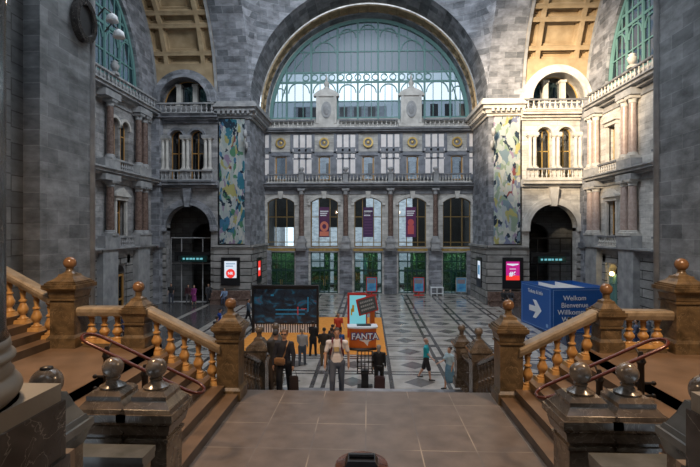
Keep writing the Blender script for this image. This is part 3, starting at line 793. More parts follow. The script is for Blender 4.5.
# balustrades --------------------------------------------------------
BPROF = [(.0, .0), (.085, .0), (.085, .06), (.055, .09), (.05, .12), (.09, .20), (.10, .27), (.075, .36), (.045, .47), (.038, .54), (.05, .57), (.038, .6), (.07, .66), (.07, .7)]
BNEAR = [(.10, .0), (.10, .035), (.07, .045), (.055, .075), (.05, .10), (.085, .15), (.102, .20), (.10, .235), (.075, .29), (.055, .35), (.05, .37), (.075, .385), (.075, .41), (.05, .425), (.042, .46), (.05, .52), (.062, .58), (.052, .60), (.052, .62), (.08, .645), (.08, .70)]
def bal_near(h, k=1.0, seg=16):
    bm = bmesh.new(); f = h / .70; lathe(bm, [(r * k, z * f) for r, z in BNEAR], seg); return bm
def bal_mesh(h, k=1.0, seg=10):
    bm = bmesh.new(); f = h / .70
    lathe(bm, [(r * k, z * f) for r, z in BPROF[1:]], seg); return bm
def balustrade(name, label, p0, p1, z, h, n, m, group=None, seg=8, k=.8, deep=.26, posts=0, pm=None):
    p0 = Vector((p0[0], p0[1], 0)); p1 = Vector((p1[0], p1[1], 0)); d = p1 - p0; Ln = d.length
    t = thing(name, label, 'balustrade', ((p0.x + p1.x) / 2, (p0.y + p1.y) / 2, z), math.atan2(d.y, d.x), group)
    bm = bmesh.new(); box(bm, -Ln / 2, Ln / 2, -deep / 2, deep / 2, h - .13, h); finish(bm, 'top_rail', pm or (M['cornice'] if m is M['trimpale'] else m), t)
    bm = bmesh.new(); box(bm, -Ln / 2, Ln / 2, -deep / 2, deep / 2, 0, .1); finish(bm, 'bottom_rail', pm or m, t)
    src = None
    for i in range(n):
        x = -Ln / 2 + Ln * (i + .5) / n
        if src is None: src = finish(bal_mesh(h - .23, k, seg), 'baluster', m, t, True, (x, 0, .1))
        else: inst('baluster', src, t, (x, 0, .1))
    return t
post_src = None
edges = [-10.1] + CX + [10.2]
for i in range(5):
    balustrade('balcony_balustrade', 'stone balustrade of the entrance wall balcony, %s of five lengths' % ORD5[i], (edges[i] + .25, YB - .62), (edges[i + 1] - .25, YB - .62), 10.9, .88, 11, M['trimpale'], 'balcony balustrades', 6, .8)
for i, x in enumerate(CX):
    t = thing('balcony_post', 'stone balcony post with an urn above, %s of four' % ORD4[i], 'post', (x, YB - .62, 10.9), 0, 'balcony posts')
    bm = bmesh.new(); frustum(bm, 0, 0, 0, .9, .24, .24); frustum(bm, 0, 0, .9, 1.0, .3, .3); finish(bm, 'post_body', M['trimst'], t)
    bm = bmesh.new(); lathe(bm, [(.12, 1.0), (.1, 1.08), (.26, 1.25), (.3, 1.42), (.2, 1.5), (0, 1.52)], 12); finish(bm, 'urn', M['trimst'], t, True)
for i, (a_, b_, w_) in enumerate(((-9.9, -5.3, 'left of the left aedicule'), (-2.8, 2.9, 'between the two aedicules'), (5.4, 9.9, 'right of the right aedicule'))):
    balustrade('lunette_balustrade', 'low stone balustrade under the great lunette, ' + w_, (a_, YB - .3), (b_, YB - .3), 16.35, .75, int((b_ - a_) / .42), M['trimpale'], 'lunette balustrades', 6, 1.0)
for s in (-1, 1):
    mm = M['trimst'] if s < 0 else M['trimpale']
    balustrade('gallery_balustrade', 'stone balustrade in front of the twin arches of the %s bay' % WHICH[s], (s * 15.72 - 2.5, YF - .62), (s * 15.72 + 2.5, YF - .62), 10.55, .9, 14, mm, 'gallery balustrades', 6, .85)
    balustrade('attic_balustrade', 'low balustrade below the round-headed attic window of the %s bay' % WHICH[s], (s * 15.72 - 2.65, YF - .75), (s * 15.72 + 2.65, YF - .75), 16.25, .9, 12, mm, 'attic balustrades', 6, 1.1)
    balustrade('cornice_balustrade', 'stone balustrade on top of the %s side wall cornice' % WHICH[s], (s * (XS - .65), 19), (s * (XS - .65), 38.6), 16.4, .85, 40, mm, 'cornice balustrades', 6, 1.0)
    for k, (ya, yb) in enumerate(((32.9, 35.3) if s < 0 else (34.6, 37.3), (26.3, 30.3))):
        balustrade('window_balustrade', 'small balustrade at the %s of the %s side wall' % (('pedimented window foot', 'arcade foot')[k], WHICH[s]), (s * (XS - .45), ya), (s * (XS - .45), yb), 5.07, .8, 8 + 6 * k, mm, 'side wall window balustrades', 6, .9)
        balustrade('window_balustrade', 'small balustrade at the %s of the %s side wall' % (('upper window foot', 'upper arcade foot')[k], WHICH[s]), (s * (XS - .45), ya), (s * (XS - .45), yb), 10.6, .8, 8 + 6 * k, mm, 'side wall window balustrades', 6, .9)
    t = thing('cornice_urn', 'carved urn standing on the %s side wall balustrade' % WHICH[s], 'urn', (s * (XS - .65), 32.3, 17.25)); t.scale = (.7, .7, .7)
    bm = bmesh.new(); frustum(bm, 0, 0, 0, .3, .35, .3); finish(bm, 'urn_foot', mm, t)
    bm = bmesh.new(); lathe(bm, [(.15, .3), (.35, .6), (.45, .95), (.25, 1.2), (.35, 1.3), (0, 1.5)], 14); finish(bm, 'urn_body', mm, t, True)

# aedicules in front of the lunette
for x, w_ in ((-4.05, 'left'), (4.2, 'right')):
    t = thing('aedicule', 'carved stone aedicule with arched pediment and finial, %s half of the lunette' % w_, 'aedicule', (x, YB - .35, 16.31), 0, 'lunette aedicules')
    bm = bmesh.new(); box(bm, -1.2, 1.2, -.3, .2, 0, .35); box(bm, -1.0, 1.0, -.25, .2, .35, 3.0); box(bm, -1.25, 1.25, -.38, .2, 3.0, 3.2)
    for q in (-.85, .85): box(bm, q - .14, q + .14, -.36, -.2, .35, 3.0)
    finish(bm, 'aedicule_body', M['trimpale'], t)
    bm = bmesh.new(); lp = arch_loop(0, 1.2, 3.2, 3.2, .55, 12, False); prism(bm, lp, lambda u, v, w: (u, w, v), -.36, .2); finish(bm, 'pediment', M['trimpale'], t)
    bm = bmesh.new(); ring(bm, 0, 1.7, .0001, .5, lambda u, v, w: (u, w, .0 + 1.7 + (v - 1.7) * 1.6), -.33, -.2, 20, 0, 2 * PI); sphere(bm, (0, -.32, 1.7), .3, 10, 8, (1, .4, 1.7)); finish(bm, 'relief_cartouche', M['trimst'], t)
    bm = bmesh.new(); lathe(bm, [(.35, 3.72), (.3, 3.9), (.15, 4.0), (.28, 4.25), (.2, 4.45), (.08, 4.6), (.12, 4.75), (.0, 5.3)], 12); finish(bm, 'finial', M['trimpale'], t, True)

# small stone brackets on the piers' banner side
for s in (-1, 1):
    t = thing('lamp_bracket', 'carved bracket with lamp high on the %s far pier' % WHICH[s], 'lamp', (s * 10.4, YF - .22, 13.6))
    bm = bmesh.new(); tube(bm, [(0, 0, 0), (0, -.35, -.3), (0, -.6, .1), (0, -.6, .5)], .06, 8); sphere(bm, (0, -.15, -.1), .22, 10, 8, (.7, 1, 1.6)); finish(bm, 'bracket_arm', M['trimst'], t)
    bm = bmesh.new(); lathe(bm, [(.08, .5), (.2, .75), (.16, 1.1), (0, 1.25)], 10, 0, -.6, 0); finish(bm, 'lamp_glass', M['trimst'], t, True)

# banners of painted cloth on the piers
for s in (-1, 1):
    x0, x1 = sorted((s * 10.62, s * 12.82))
    t = thing('art_banner', 'tall abstract painted banner in %s on the %s far pier' % (('greens and blues', 'left') if s < 0 else ('whites and violets', 'right')), 'banner', ((x0 + x1) / 2, YF - .12, 5.1))
    bm = bmesh.new(); nx, nz = 8, 40; w = (x1 - x0) / 2
    g = [[bm.verts.new((-w + 2 * w * i / nx, .015 * math.sin(i * 1.7 + j * .4), 10.8 * j / nz)) for i in range(nx + 1)] for j in range(nz + 1)]
    for j in range(nz):
        for i in range(nx): bm.faces.new((g[j][i], g[j][i + 1], g[j + 1][i + 1], g[j + 1][i]))
    bmesh.ops.solidify(bm, geom=list(bm.faces), thickness=.03)
    finish(bm, 'banner_cloth', art_mat('banner_paint_%d' % s, 3.1 * s + 5), t)
    bm = bmesh.new(); tube(bm, [(-w - .05, -.02, 10.82), (w + .05, -.02, 10.82)], .04, 8); finish(bm, 'banner_rod', M['iron'], t)
    bm = bmesh.new(); tube(bm, [(-w - .05, -.02, -.02), (w + .05, -.02, -.02)], .04, 8); finish(bm, 'banner_rod', M['iron'], t)

# text -----------------------------------------------------------------
def text(s, size, m, parent, loc, rot=(PI/2, 0, 0), name='lettering', align='CENTER', ext=.004, bold=0.0):
    cu = bpy.data.curves.new(name, 'FONT'); cu.body = s; cu.size = size; cu.align_x = align; cu.align_y = 'CENTER'; cu.extrude = ext; cu.offset = bold
    o = bpy.data.objects.new(name, cu); C.objects.link(o)
    dg = bpy.context.evaluated_depsgraph_get(); me = bpy.data.meshes.new_from_object(o.evaluated_get(dg)); me.name = name
    bpy.data.objects.remove(o); me.materials.clear(); me.materials.append(m)
    o = bpy.data.objects.new(name, me); C.objects.link(o); o.parent = parent; o.location = loc; o.rotation_euler = rot
    return o
def emis(name, c, s=1.0): return mat(name, tuple(.1 * v for v in c), .3, emit=c, es=s)
M['ewhite'] = emis('lit_white', (.8, .88, 1.0), .75); M['ered'] = emis('lit_red', (1, .05, .04), .8); M['emag'] = emis('lit_magenta', (.55, .02, .25), .8)
M['epaleb'] = emis('lit_pale_blue', (.25, .75, .85), .55); M['eblue'] = emis('lit_blue', (.02, .25, .5), .6); M['ecyan'] = emis('lit_cyan', (.02, .16, .27), .5)
M['wtext'] = mat('white_lettering', (.75, .77, .8), .5); M['redp'] = mat('red_paint', (.55, .03, .02), .4)

# advertising screens on the pier bases
def ad_screen(label, loc, rz, w, h, kind):
    t = thing('advert_screen', label, 'screen', loc, rz)
    bm = bmesh.new(); plate(bm, [(-w/2, 0), (w/2, 0), (w/2, h), (-w/2, h)], [[(-w*.33, h*.27), (w*.33, h*.27), (w*.33, h*.87), (-w*.33, h*.87)]], lambda u, v, q: (u, q, v), .1)
    box(bm, -w*.45, w*.45, .1, .16, .03, h - .03); finish(bm, 'screen_housing', M['black'], t)
    bm = bmesh.new(); box(bm, -w*.33, w*.33, .05, .09, h*.27, h*.87)
    if kind == 'white':
        finish(bm, 'display', M['ewhite'], t)
        bm = bmesh.new(); lathe(bm, [(0, 0), (w*.24, 0), (w*.24, .02), (0, .02)], 24); o = finish(bm, 'red_disc', M['ered'], t, loc=(0, .045, h*.43)); o.rotation_euler = (PI/2, 0, 0)
        text('NR', w*.2, M['ewhite'], t, (0, .015, h*.43), bold=.01)
        bm = bmesh.new()
        for k in range(2): box(bm, -w*.25, w*(.25 - .12*k), .035, .045, h*(.76 - .08*k), h*(.785 - .08*k))
        finish(bm, 'caption', M['eblue'], t)
    elif kind == 'magenta':
        finish(bm, 'display', M['emag'], t)
        bm = bmesh.new(); box(bm, -w*.33, w*.33, .03, .045, h*.27, h*.42); finish(bm, 'display_panel', M['ered'], t)
        text('#6', w*.3, M['ewhite'], t, (0, .02, h*.47), bold=.02)
        bm = bmesh.new(); prism(bm, [(-w*.28, h*.80), (w*.28, h*.80), (w*.28, h*.77), (0, h*.73), (-w*.28, h*.77)], lambda u, v, q: (u, q, v), .03, .045); box(bm, -w*.15, w*.15, .03, .045, h*.62, h*.64); finish(bm, 'caption', M['ewhite'], t)
    elif kind == 'redslim':
        finish(bm, 'display', M['ered'], t)
        bm = bmesh.new(); box(bm, -w*.2, w*.2, .03, .045, h*.5, h*.6); finish(bm, 'caption', M['ewhite'], t)
    else:
        finish(bm, 'display', M['ewhite'], t)
        bm = bmesh.new(); box(bm, -w*.2, w*.1, .03, .045, h*.4, h*.72); finish(bm, 'caption', M['eblue'], t)
    return t
ad_screen('black advert screen with a white display and red disc on the left far pier', (-11.75, YF - .5, 1.55), 0, 1.62, 2.4, 'white')
ad_screen('black advert screen glowing magenta and red on the right far pier', (12.1, YF - .5, 1.4), 0, 1.72, 2.6, 'magenta')
ad_screen('narrow red advert screen seen edge-on around the left far pier', (-9.85, 42.2, 1.5), PI/2, 1.7, 2.3, 'redslim')
ad_screen('narrow pale advert screen seen edge-on around the right far pier', (9.85, 42.0, 1.3), -PI/2, 1.8, 2.6, 'pale')

# wayfinding signs in the side arches
for s, tx in ((-1, '>  Kiosk  WC  Info'), (1, '>  Info  Trams  P')):
    t = thing('wayfinding_sign', 'dark teal hanging direction sign in the %s passage arch' % WHICH[s], 'sign', (s * 15.55 + (.4 if s < 0 else .0), YF + .05, 3.55))
    bm = bmesh.new(); box(bm, -1.15, 1.15, 0, .15, 0, .5); finish(bm, 'sign_board', M['tealdark'], t)
    for k in range(6): bm = bmesh.new(); box(bm, -.95 + k * .3, -.78 + k * .3 + (k % 3) * .04, -.02, -.001, .17, .33); finish(bm, 'sign_mark', M['epaleb'], t)
    bm = bmesh.new(); box(bm, -1.5, 1.5, .15, .4, .5, .85); box(bm, -1.75, -1.5, .15, .4, 0, -.0001 + .85) ; finish(bm, 'door_head', M['black'], t)
    t2 = thing('glass_door_screen', 'dark framed glass screen across the %s passage arch' % WHICH[s], 'door', (s * 15.55, YF + .78, 0))
    bm = bmesh.new()
    for x in (-1.9, -.95, .95, 1.9): tube(bm, [(x, 0, 0), (x, 0, 5.6)], .05, 8)
    for z in (3.35, 5.6): tube(bm, [(-1.9, 0, z), (1.9, 0, z)], .05, 8)
    finish(bm, 'screen_frame', M['trimst'] if s < 0 else M['iron'], t2)

# perforated niche door lit warm in the right wall
t = thing('lit_niche_door', 'teal metal door under a warm lamp in the right side wall', 'door', (XS + .1, 36.0, 0), -PI/2)
bm = bmesh.new(); box(bm, -.75, .75, .05, .1, 0.02, 2.9); finish(bm, 'door_leaf', M['teal'], t)
bm = bmesh.new()
for x in (-.7, -.25, .25, .7): box(bm, x - .04, x + .04, -.02, .05, 0.02, 3.0)
box(bm, -.7, .7, -.02, .05, 2.2, 2.3); finish(bm, 'door_frame', M['epaleb'] if False else M['teal'], t)
bm = bmesh.new(); sphere(bm, (0, -.2, 3.0), .16, 12, 8); finish(bm, 'lamp_globe', emis('lit_warm_globe', (1, .7, .25), 14), t)

# teal-brown doors at the left side wall foot
t = thing('side_door', 'tall ochre-framed door at the foot of the left side wall', 'door', (-XS - .1, 34.1, 0), PI/2)
bm = bmesh.new()
for x in (-.72, 0, .72): box(bm, x - .07, x + .07, 0, .08, 0.02, 3.0)
for z in (.1, 1.1, 2.9): box(bm, -.75, .75, 0, .08, z - .07, z + .07)
finish(bm, 'door_frame', M['orangeframe'], t)
bm = bmesh.new(); box(bm, -.7, .7, .08, .1, .02, 3.0); finish(bm, 'pane', M['glass_dark'], t)

# benches of red-brown marble round the pier feet
for s in (-1, 1):
    t = thing('marble_bench', 'long red-brown marble bench against the foot of the %s far pier' % WHICH[s], 'bench', (s * 11.7, YF - .75, 0))
    bm = bmesh.new(); box(bm, -1.6, 1.6, -.35, .1, 0, .42); box(bm, -1.7, 1.7, -.4, .1, .42, .5); finish(bm, 'seat', M['redmarble'], t)
    bm = bmesh.new(); box(bm, -1.7, 1.7, .1, .28, 0, 1.15); finish(bm, 'backrest', M['redmarble'], t)

# banners in the middle storey windows
P_ = [('purple and orange face poster', (.10, .03, .09), (.65, .20, .13)), ('dark purple text poster', (.07, .03, .09), (.12, .05, .13)), ('purple and red figure poster', (.12, .03, .10), (.55, .10, .10))]
for i, x in enumerate(BX[1:4]):
    t = thing('window_poster', 'hanging %s in %s tall entrance window' % (P_[i][0], ('the left-centre', 'the middle', 'the right-centre')[i]), 'poster', (x + (0, 0, -.15)[i], YB - .02, 5.6))
    bm = bmesh.new(); box(bm, -.5, .5, 0, .03, 0, 2.95); finish(bm, 'poster_cloth', mat('poster_cloth_%d' % i, P_[i][1], .8), t)
    bm = bmesh.new()
    if i == 0: ring(bm, 0, 0, .2, .42, lambda u, v, w: (u, w, 1.05 + v * 1.2), -.02, 0, 20, 0, 2 * PI); lathe(bm, [(0, 0), (.12, 0)], 12) if False else None; box(bm, -.45, .45, -.015, 0, .1, .55)
    elif i == 1: [box(bm, -.38, .38, -.015, 0, .3 + k * .28, .42 + k * .28) for k in range(8)]
    else: sphere(bm, (0, 0, 1.45), .3, 12, 8, (1, .05, 1.1)); box(bm, -.3, .3, -.015, 0, .3, 1.15)
    finish(bm, 'poster_print', mat('poster_print_%d' % i, P_[i][2], .8), t)
    bm = bmesh.new(); [box(bm, -.4, .4 - .1 * k, -.015, 0, 2.5 - k * .2, 2.6 - k * .2) for k in range(3)]; finish(bm, 'poster_caption', M['wtext'], t)

# poster stands by the doors
M['bluepic'] = noisy('blue_poster_print', (.02, .13, .38), (.12, .45, .65), 2, .4, stretch=(1, 1, 1))
for i, (x, w_) in enumerate(((.35, 'red-framed blue poster stand in front of the middle doors'), (4.9, 'red-framed blue poster stand in front of the fourth doors'), (8.95, 'grey-framed blue poster stand in front of the rightmost doors'))):
    t = thing('poster_stand', w_, 'sign', (x, 45.2, 0)); fm = M['redp'] if i < 2 else M['trimst']
    bm = bmesh.new(); plate(bm, [(-.52, .3), (.52, .3), (.52, 1.75), (-.52, 1.75)], [[(-.44, .38), (.44, .38), (.44, 1.67), (-.44, 1.67)]], lambda u, v, q: (u, q, v), .06); box(bm, -.5, .5, .0, .06, .0, .08); box(bm, -.05, .05, .0, .06, 0, .3); box(bm, -.45, .45, -.2, .25, 0, .04); finish(bm, 'frame', fm, t)
    bm = bmesh.new(); box(bm, -.44, .44, .02, .05, .38, 1.67); finish(bm, 'poster', M['bluepic'], t)
    bm = bmesh.new(); box(bm, -.36, .36, .005, .02, 1.15, 1.55); finish(bm, 'poster_picture', mat('poster_grey_%d' % i, (.25, .2, .22), .5), t)
t = thing('display_table', 'low white display table at the foot of the entrance pier', 'table', (6.6, 45.0, 0))
bm = bmesh.new(); box(bm, -.6, .6, -.3, .3, .78, .84); finish(bm, 'tabletop', M['wtext'], t); lg = None
for x in (-.55, 0, .55):
    for y in (-.25, .25):
        if lg is None: bm = bmesh.new(); box(bm, -.03, .03, -.03, .03, 0, .78); lg = finish(bm, 'leg', M['wtext'], t, loc=(x, y, 0))
        else: inst('leg', lg, t, (x, y, 0))
bm = bmesh.new(); box(bm, -.57, .57, -.27, .27, .2, .24); finish(bm, 'shelf', M['wtext'], t)

# video wall
t = thing('video_wall', 'large dark video screen on a striped base standing in the hall', 'screen', (-5.05, 28.4, 0), R(1))
bm = bmesh.new(); plate(bm, [(-2.0, .55), (2.0, .55), (2.0, 2.8), (-2.0, 2.8)], [[(-1.93, .62), (1.93, .62), (1.93, 2.68), (-1.93, 2.68)]], lambda u, v, q: (u, q, v), .12)
box(bm, -2.04, -1.92, -.1, .3, 0, 2.85); box(bm, 1.92, 2.04, -.1, .3, 0, 2.85); box(bm, -2.04, 2.04, -.08, .2, 2.8, 2.92); box(bm, -1.9, 1.9, .1, .16, .6, 2.75)
finish(bm, 'screen_frame', M['black'], t)
def led():
    m = mat('led_picture', (.01, .01, .015), .25)
    tc = N(m, 'ShaderNodeTexCoord'); mp = N(m, 'ShaderNodeMapping'); mp.inputs['Scale'].default_value = (.9, 1, 1.3); mp.inputs['Location'].default_value = (4.2, 0, 1)
    L(m, tc.outputs['Object'], mp.inputs[0]); n = N(m, 'ShaderNodeTexNoise'); n.inputs['Scale'].default_value = 1.6; n.inputs['Detail'].default_value = 3; n.inputs['Distortion'].default_value = 1
    L(m, mp.outputs[0], n.inputs['Vector'])
    r = ramp(m, [(.35, (.004, .006, .009)), (.56, (.012, .022, .032)), (.66, (.01, .09, .15)), (.74, (.10, .02, .03))]); L(m, n.outputs[0], r.inputs[0])
    L(m, r.outputs[0], pb(m).inputs['Emission Color']); pb(m).inputs['Emission Strength'].default_value = .5; return m
bm = bmesh.new(); box(bm, -1.93, 1.93, .04, .1, .62, 2.68); finish(bm, 'display', led(), t)
bm = bmesh.new(); 
for z in (1.12, 1.38): box(bm, -.6, 1.2, .02, .04, z, z + .07)
box(bm, 1.35, 1.42, .02, .04, 1.3, 2.2); box(bm, -.9, -.72, .02, .04, 2.25, 2.35); finish(bm, 'picture_highlight', M['ecyan'], t)
bm = bmesh.new(); box(bm, .72, .8, .02, .04, 1.1, 1.6); box(bm, .95, 1.3, .02, .04, 1.45, 1.5); finish(bm, 'picture_accent', emis('dim_red', (.5, .04, .04), .4), t)
bs = None
for k in range(26):
    x = -1.88 + k * .148
    if bs is None: bm = bmesh.new(); box(bm, 0, .075, .02, .06, 0.02, .55); bs = finish(bm, 'base_slat', mat('grey_slat', (.8, .8, .82), .5), t, loc=(x, 0, 0))
    else: inst('base_slat', bs, t, (x, 0, 0))
bm = bmesh.new(); box(bm, -1.92, 1.92, .06, .12, 0.02, .55); finish(bm, 'base_board', M['black'], t)

bm = bmesh.new(); box(bm, -7.1, .95, 23.6, 33.6, 0, .02)
tag(finish(bm, 'floor_carpet', M['orange']), 'bright orange carpet laid on the hall floor under the kiosk', 'carpet')

# orange drinks kiosk
M['kiosk'] = noisy('orange_kiosk_print', (.50, .10, .012), (.66, .17, .02), 1.5, .35)
t = thing('promotion_counter', 'orange promotion counter with FANTA lettering on the orange carpet', 'kiosk', (-.30, 24.9, .02), R(4))
bm = bmesh.new()
def rr(w, d, z, bend=.16, n=10):
    return [bm.verts.new((-w + 2 * w * k / n, -d - bend * (1 - (2 * k / n - 1) ** 2), z)) for k in range(n + 1)] + [bm.verts.new((w, d, z)), bm.verts.new((-w, d, z))]
q = [rr(.66, .35, 0), rr(.70, .35, .1), rr(.72, .35, 1.12)]
for a_, b_ in zip(q, q[1:]):
    for i in range(len(a_)): bm.faces.new((a_[i], a_[(i + 1) % len(a_)], b_[(i + 1) % len(b_)], b_[i]))
bm.faces.new(q[0][::-1]); bm.faces.new(q[-1]); finish(bm, 'counter_body', M['kiosk'], t)
bm = bmesh.new(); q = [rr(.78, .40, 1.12), rr(.80, .40, 1.2)]
for i in range(len(q[0])): bm.faces.new((q[0][i], q[0][(i + 1) % len(q[0])], q[1][(i + 1) % len(q[0])], q[1][i]))
bm.faces.new(q[0][::-1]); bm.faces.new(q[1]); finish(bm, 'counter_top', M['wtext'], t)
bm = bmesh.new(); box(bm, -.3, .45, -.2, .25, 1.2, 1.24); finish(bm, 'drip_tray', M['black'], t)
bm = bmesh.new(); tube(bm, [(-.7 + 1.4 * k / 10, -.43 - .16 * (1 - (2 * k / 10 - 1) ** 2), .06) for k in range(11)], .07, 8); finish(bm, 'foot_bumper', M['black'], t)
M['navy'] = mat('navy_blue_print', (.02, .04, .22), .4)
text('FANTA', .44, M['navy'], t, (.1, -.545, .72), (PI/2, 0, 0), bold=.045, ext=.012)
text('FANTA', .44, M['wtext'], t, (.1, -.56, .72), (PI/2, 0, 0), bold=.008, ext=.012)
bm = bmesh.new(); prism(bm, [(-.2, .52), (.62, .60), (.3, .45), (.25, .22), (.05, .44)], lambda u, v, w: (u, w, v), -.53, -.51); finish(bm, 'white_swoosh', M['wtext'], t)
t = thing('light_box', 'tall red-framed light box with pale blue face behind the orange counter', 'display', (-.62, 27.2, .02), R(0))
bm = bmesh.new(); plate(bm, [(-.57, 0), (.57, 0), (.57, 2.6), (-.57, 2.6)], [[(-.45, .1), (.5, .1), (.5, 2.48), (-.45, 2.48)]], lambda u, v, q: (u, q, v), .25); finish(bm, 'frame', M['redp'], t)
bm = bmesh.new(); box(bm, -.45, .5, .06, .2, .1, 2.48); finish(bm, 'lit_face', M['epaleb'], t)
bm = bmesh.new(); box(bm, -.3, -.18, .03, .05, 1.5, 1.9); box(bm, -.38, -.3, .03, .05, 1.3, 1.7); finish(bm, 'yellow_splash', mat('yellow_print', (.8, .5, .02), .5), t)
t = thing('promotion_sign', 'tilted red-bordered sign board with grey stripes of writing above the counter', 'sign', (.05, 26.1, .02), R(22))
bm = bmesh.new(); box(bm, .1, .36, .02, .14, 0, 1.75); finish(bm, 'sign_post', M['kiosk'], t)
q = thing('x', '', '', (0, 0, 0)); del q['label']; del q['category']; q.name = 'tilted_board'; q.parent = t; q.location = (-.10, 0, 2.08); q.rotation_euler = (0, R(-13), 0)
bm = bmesh.new(); box(bm, -.58, .58, -.06, .04, -.44, .48); finish(bm, 'board', M['redp'], q)
bm = bmesh.new(); box(bm, -.51, .51, -.085, -.06, -.37, .41); finish(bm, 'board_face', mat('dark_grey_sign', (.09, .10, .10), .5), q)
for k in range(3):
    bm = bmesh.new(); u = -.42
    while u < .36:
        w = random.uniform(.05, .1); box(bm, u, u + w, -.1, -.085, .2 - k * .21, .3 - k * .21 ); u += w + .035
    finish(bm, 'writing_line', mat('grey_letter', (.42, .42, .40), .5), q)

# blue wayfinding cube
M['bluebox'] = mat('cobalt_blue_panel', (.012, .09, .34), .4)
t = thing('wayfinding_cube', 'big blue cube sign with arrow and Welkom lettering on the hall floor', 'sign', (11.08, 28.7, 0), R(8))
bw, bd, bh = 3.75, 3.9, 2.78
bm = bmesh.new(); box(bm, 0, bw, 0, .08, 0.02, bh); box(bm, 0, .08, .08, bd, 0.02, bh); box(bm, bw - .08, bw, .08, bd, .02, bh); box(bm, .08, bw - .08, bd - .08, bd, .02, bh); finish(bm, 'panels', M['bluebox'], t)
bm = bmesh.new(); box(bm, .08, bw - .08, .08, bd - .08, bh - .35, bh - .3); finish(bm, 'top_sheet', mat('crumpled_white_sheet', (.55, .5, .45), .5), t)
bm = bmesh.new()
for k in (1.2, 2.4): box(bm, k, k + .05, .08, bd - .08, bh - .3, bh - .05)
finish(bm, 'roof_bar', M['wtext'], t)
M['edge'] = mat('pale_blue_line', (.25, .4, .65), .5)
def outl(M3, w, h, r=.12):
    bm = bmesh.new(); mboxm(bm, M3, r, w - r, h - r - .02, h - r, -.012, 0); mboxm(bm, M3, r, w - r, r, r + .02, -.012, 0); mboxm(bm, M3, r, r + .02, r, h - r, -.012, 0); mboxm(bm, M3, w - r - .02, w - r, r, h - r, -.012, 0); return bm
finish(outl(lambda u, v, w: (u, w, v), bw, bh), 'outline', M['edge'], t); finish(outl(lambda u, v, w: (w, u, v), bd, bh), 'outline', M['edge'], t)
for k, wd in enumerate(('Welkom', 'Bienvenue', 'Willkommen', 'Welcome')): text(wd, .42, M['wtext'], t, (1.5, -.012, 2.15 - k * .43), bold=.003)
text('Tickets & Info', .34, M['wtext'], t, (-.012, 1.95, 2.3), (PI/2, 0, -PI/2), bold=.002)
bm = bmesh.new(); AF = lambda u, v, w: (w, bd - u, v)
prism(bm, [(1.15, 1.02), (2.0, 1.02), (1.65, .62), (2.05, .62), (2.75, 1.2), (2.05, 1.78), (1.65, 1.78), (2.0, 1.38), (1.15, 1.38)], AF, -.012, 0); finish(bm, 'arrow', M['wtext'], t)
bm = bmesh.new(); prism(bm, [(3.3, .3), (3.55, .3), (3.55, .5), (3.3, .5)], AF, -.012, 0); finish(bm, 'badge', M['edge'], t)

# lamps and roundel on the left near pier
t = thing('pier_roundel', 'dark carved roundel clock high on the left near pier edge', 'clock', (-10.43, 16.6, 13.9))
bm = bmesh.new(); ring(bm, 0, 0, .45, .62, lambda u, v, w: (w, u, v * 1.25), -.0, .25, 24, 0, 2 * PI); finish(bm, 'roundel_ring', M['darkmarble'], t)
bm = bmesh.new(); ring(bm, 0, 0, .01, .45, lambda u, v, w: (w, u, v * 1.25), .05, .15, 24, 0, 2 * PI); finish(bm, 'roundel_face', M['black'], t)
for k, (y, z) in enumerate(((18.0, 14.5), (18.3, 14.0))):
    t = thing('wall_lamp', 'pale bell-shaped lamp on the left near pier, %s of the two' % ('upper', 'lower')[k], 'lamp', (-10.35 + .1 * k, y, z))
    bm = bmesh.new(); lathe(bm, [(.05, .32), (.18, .22), (.24, 0), (.2, -.02), (.0, .1)], 14, .3, 0, 0); finish(bm, 'lamp_shade', M['wtext'], t, True)
    bm = bmesh.new(); tube(bm, [(-.1, -.3, .1), (.1, -.2, .45), (.3, 0, .32)], .03, 8); finish(bm, 'lamp_arm', M['iron'], t)

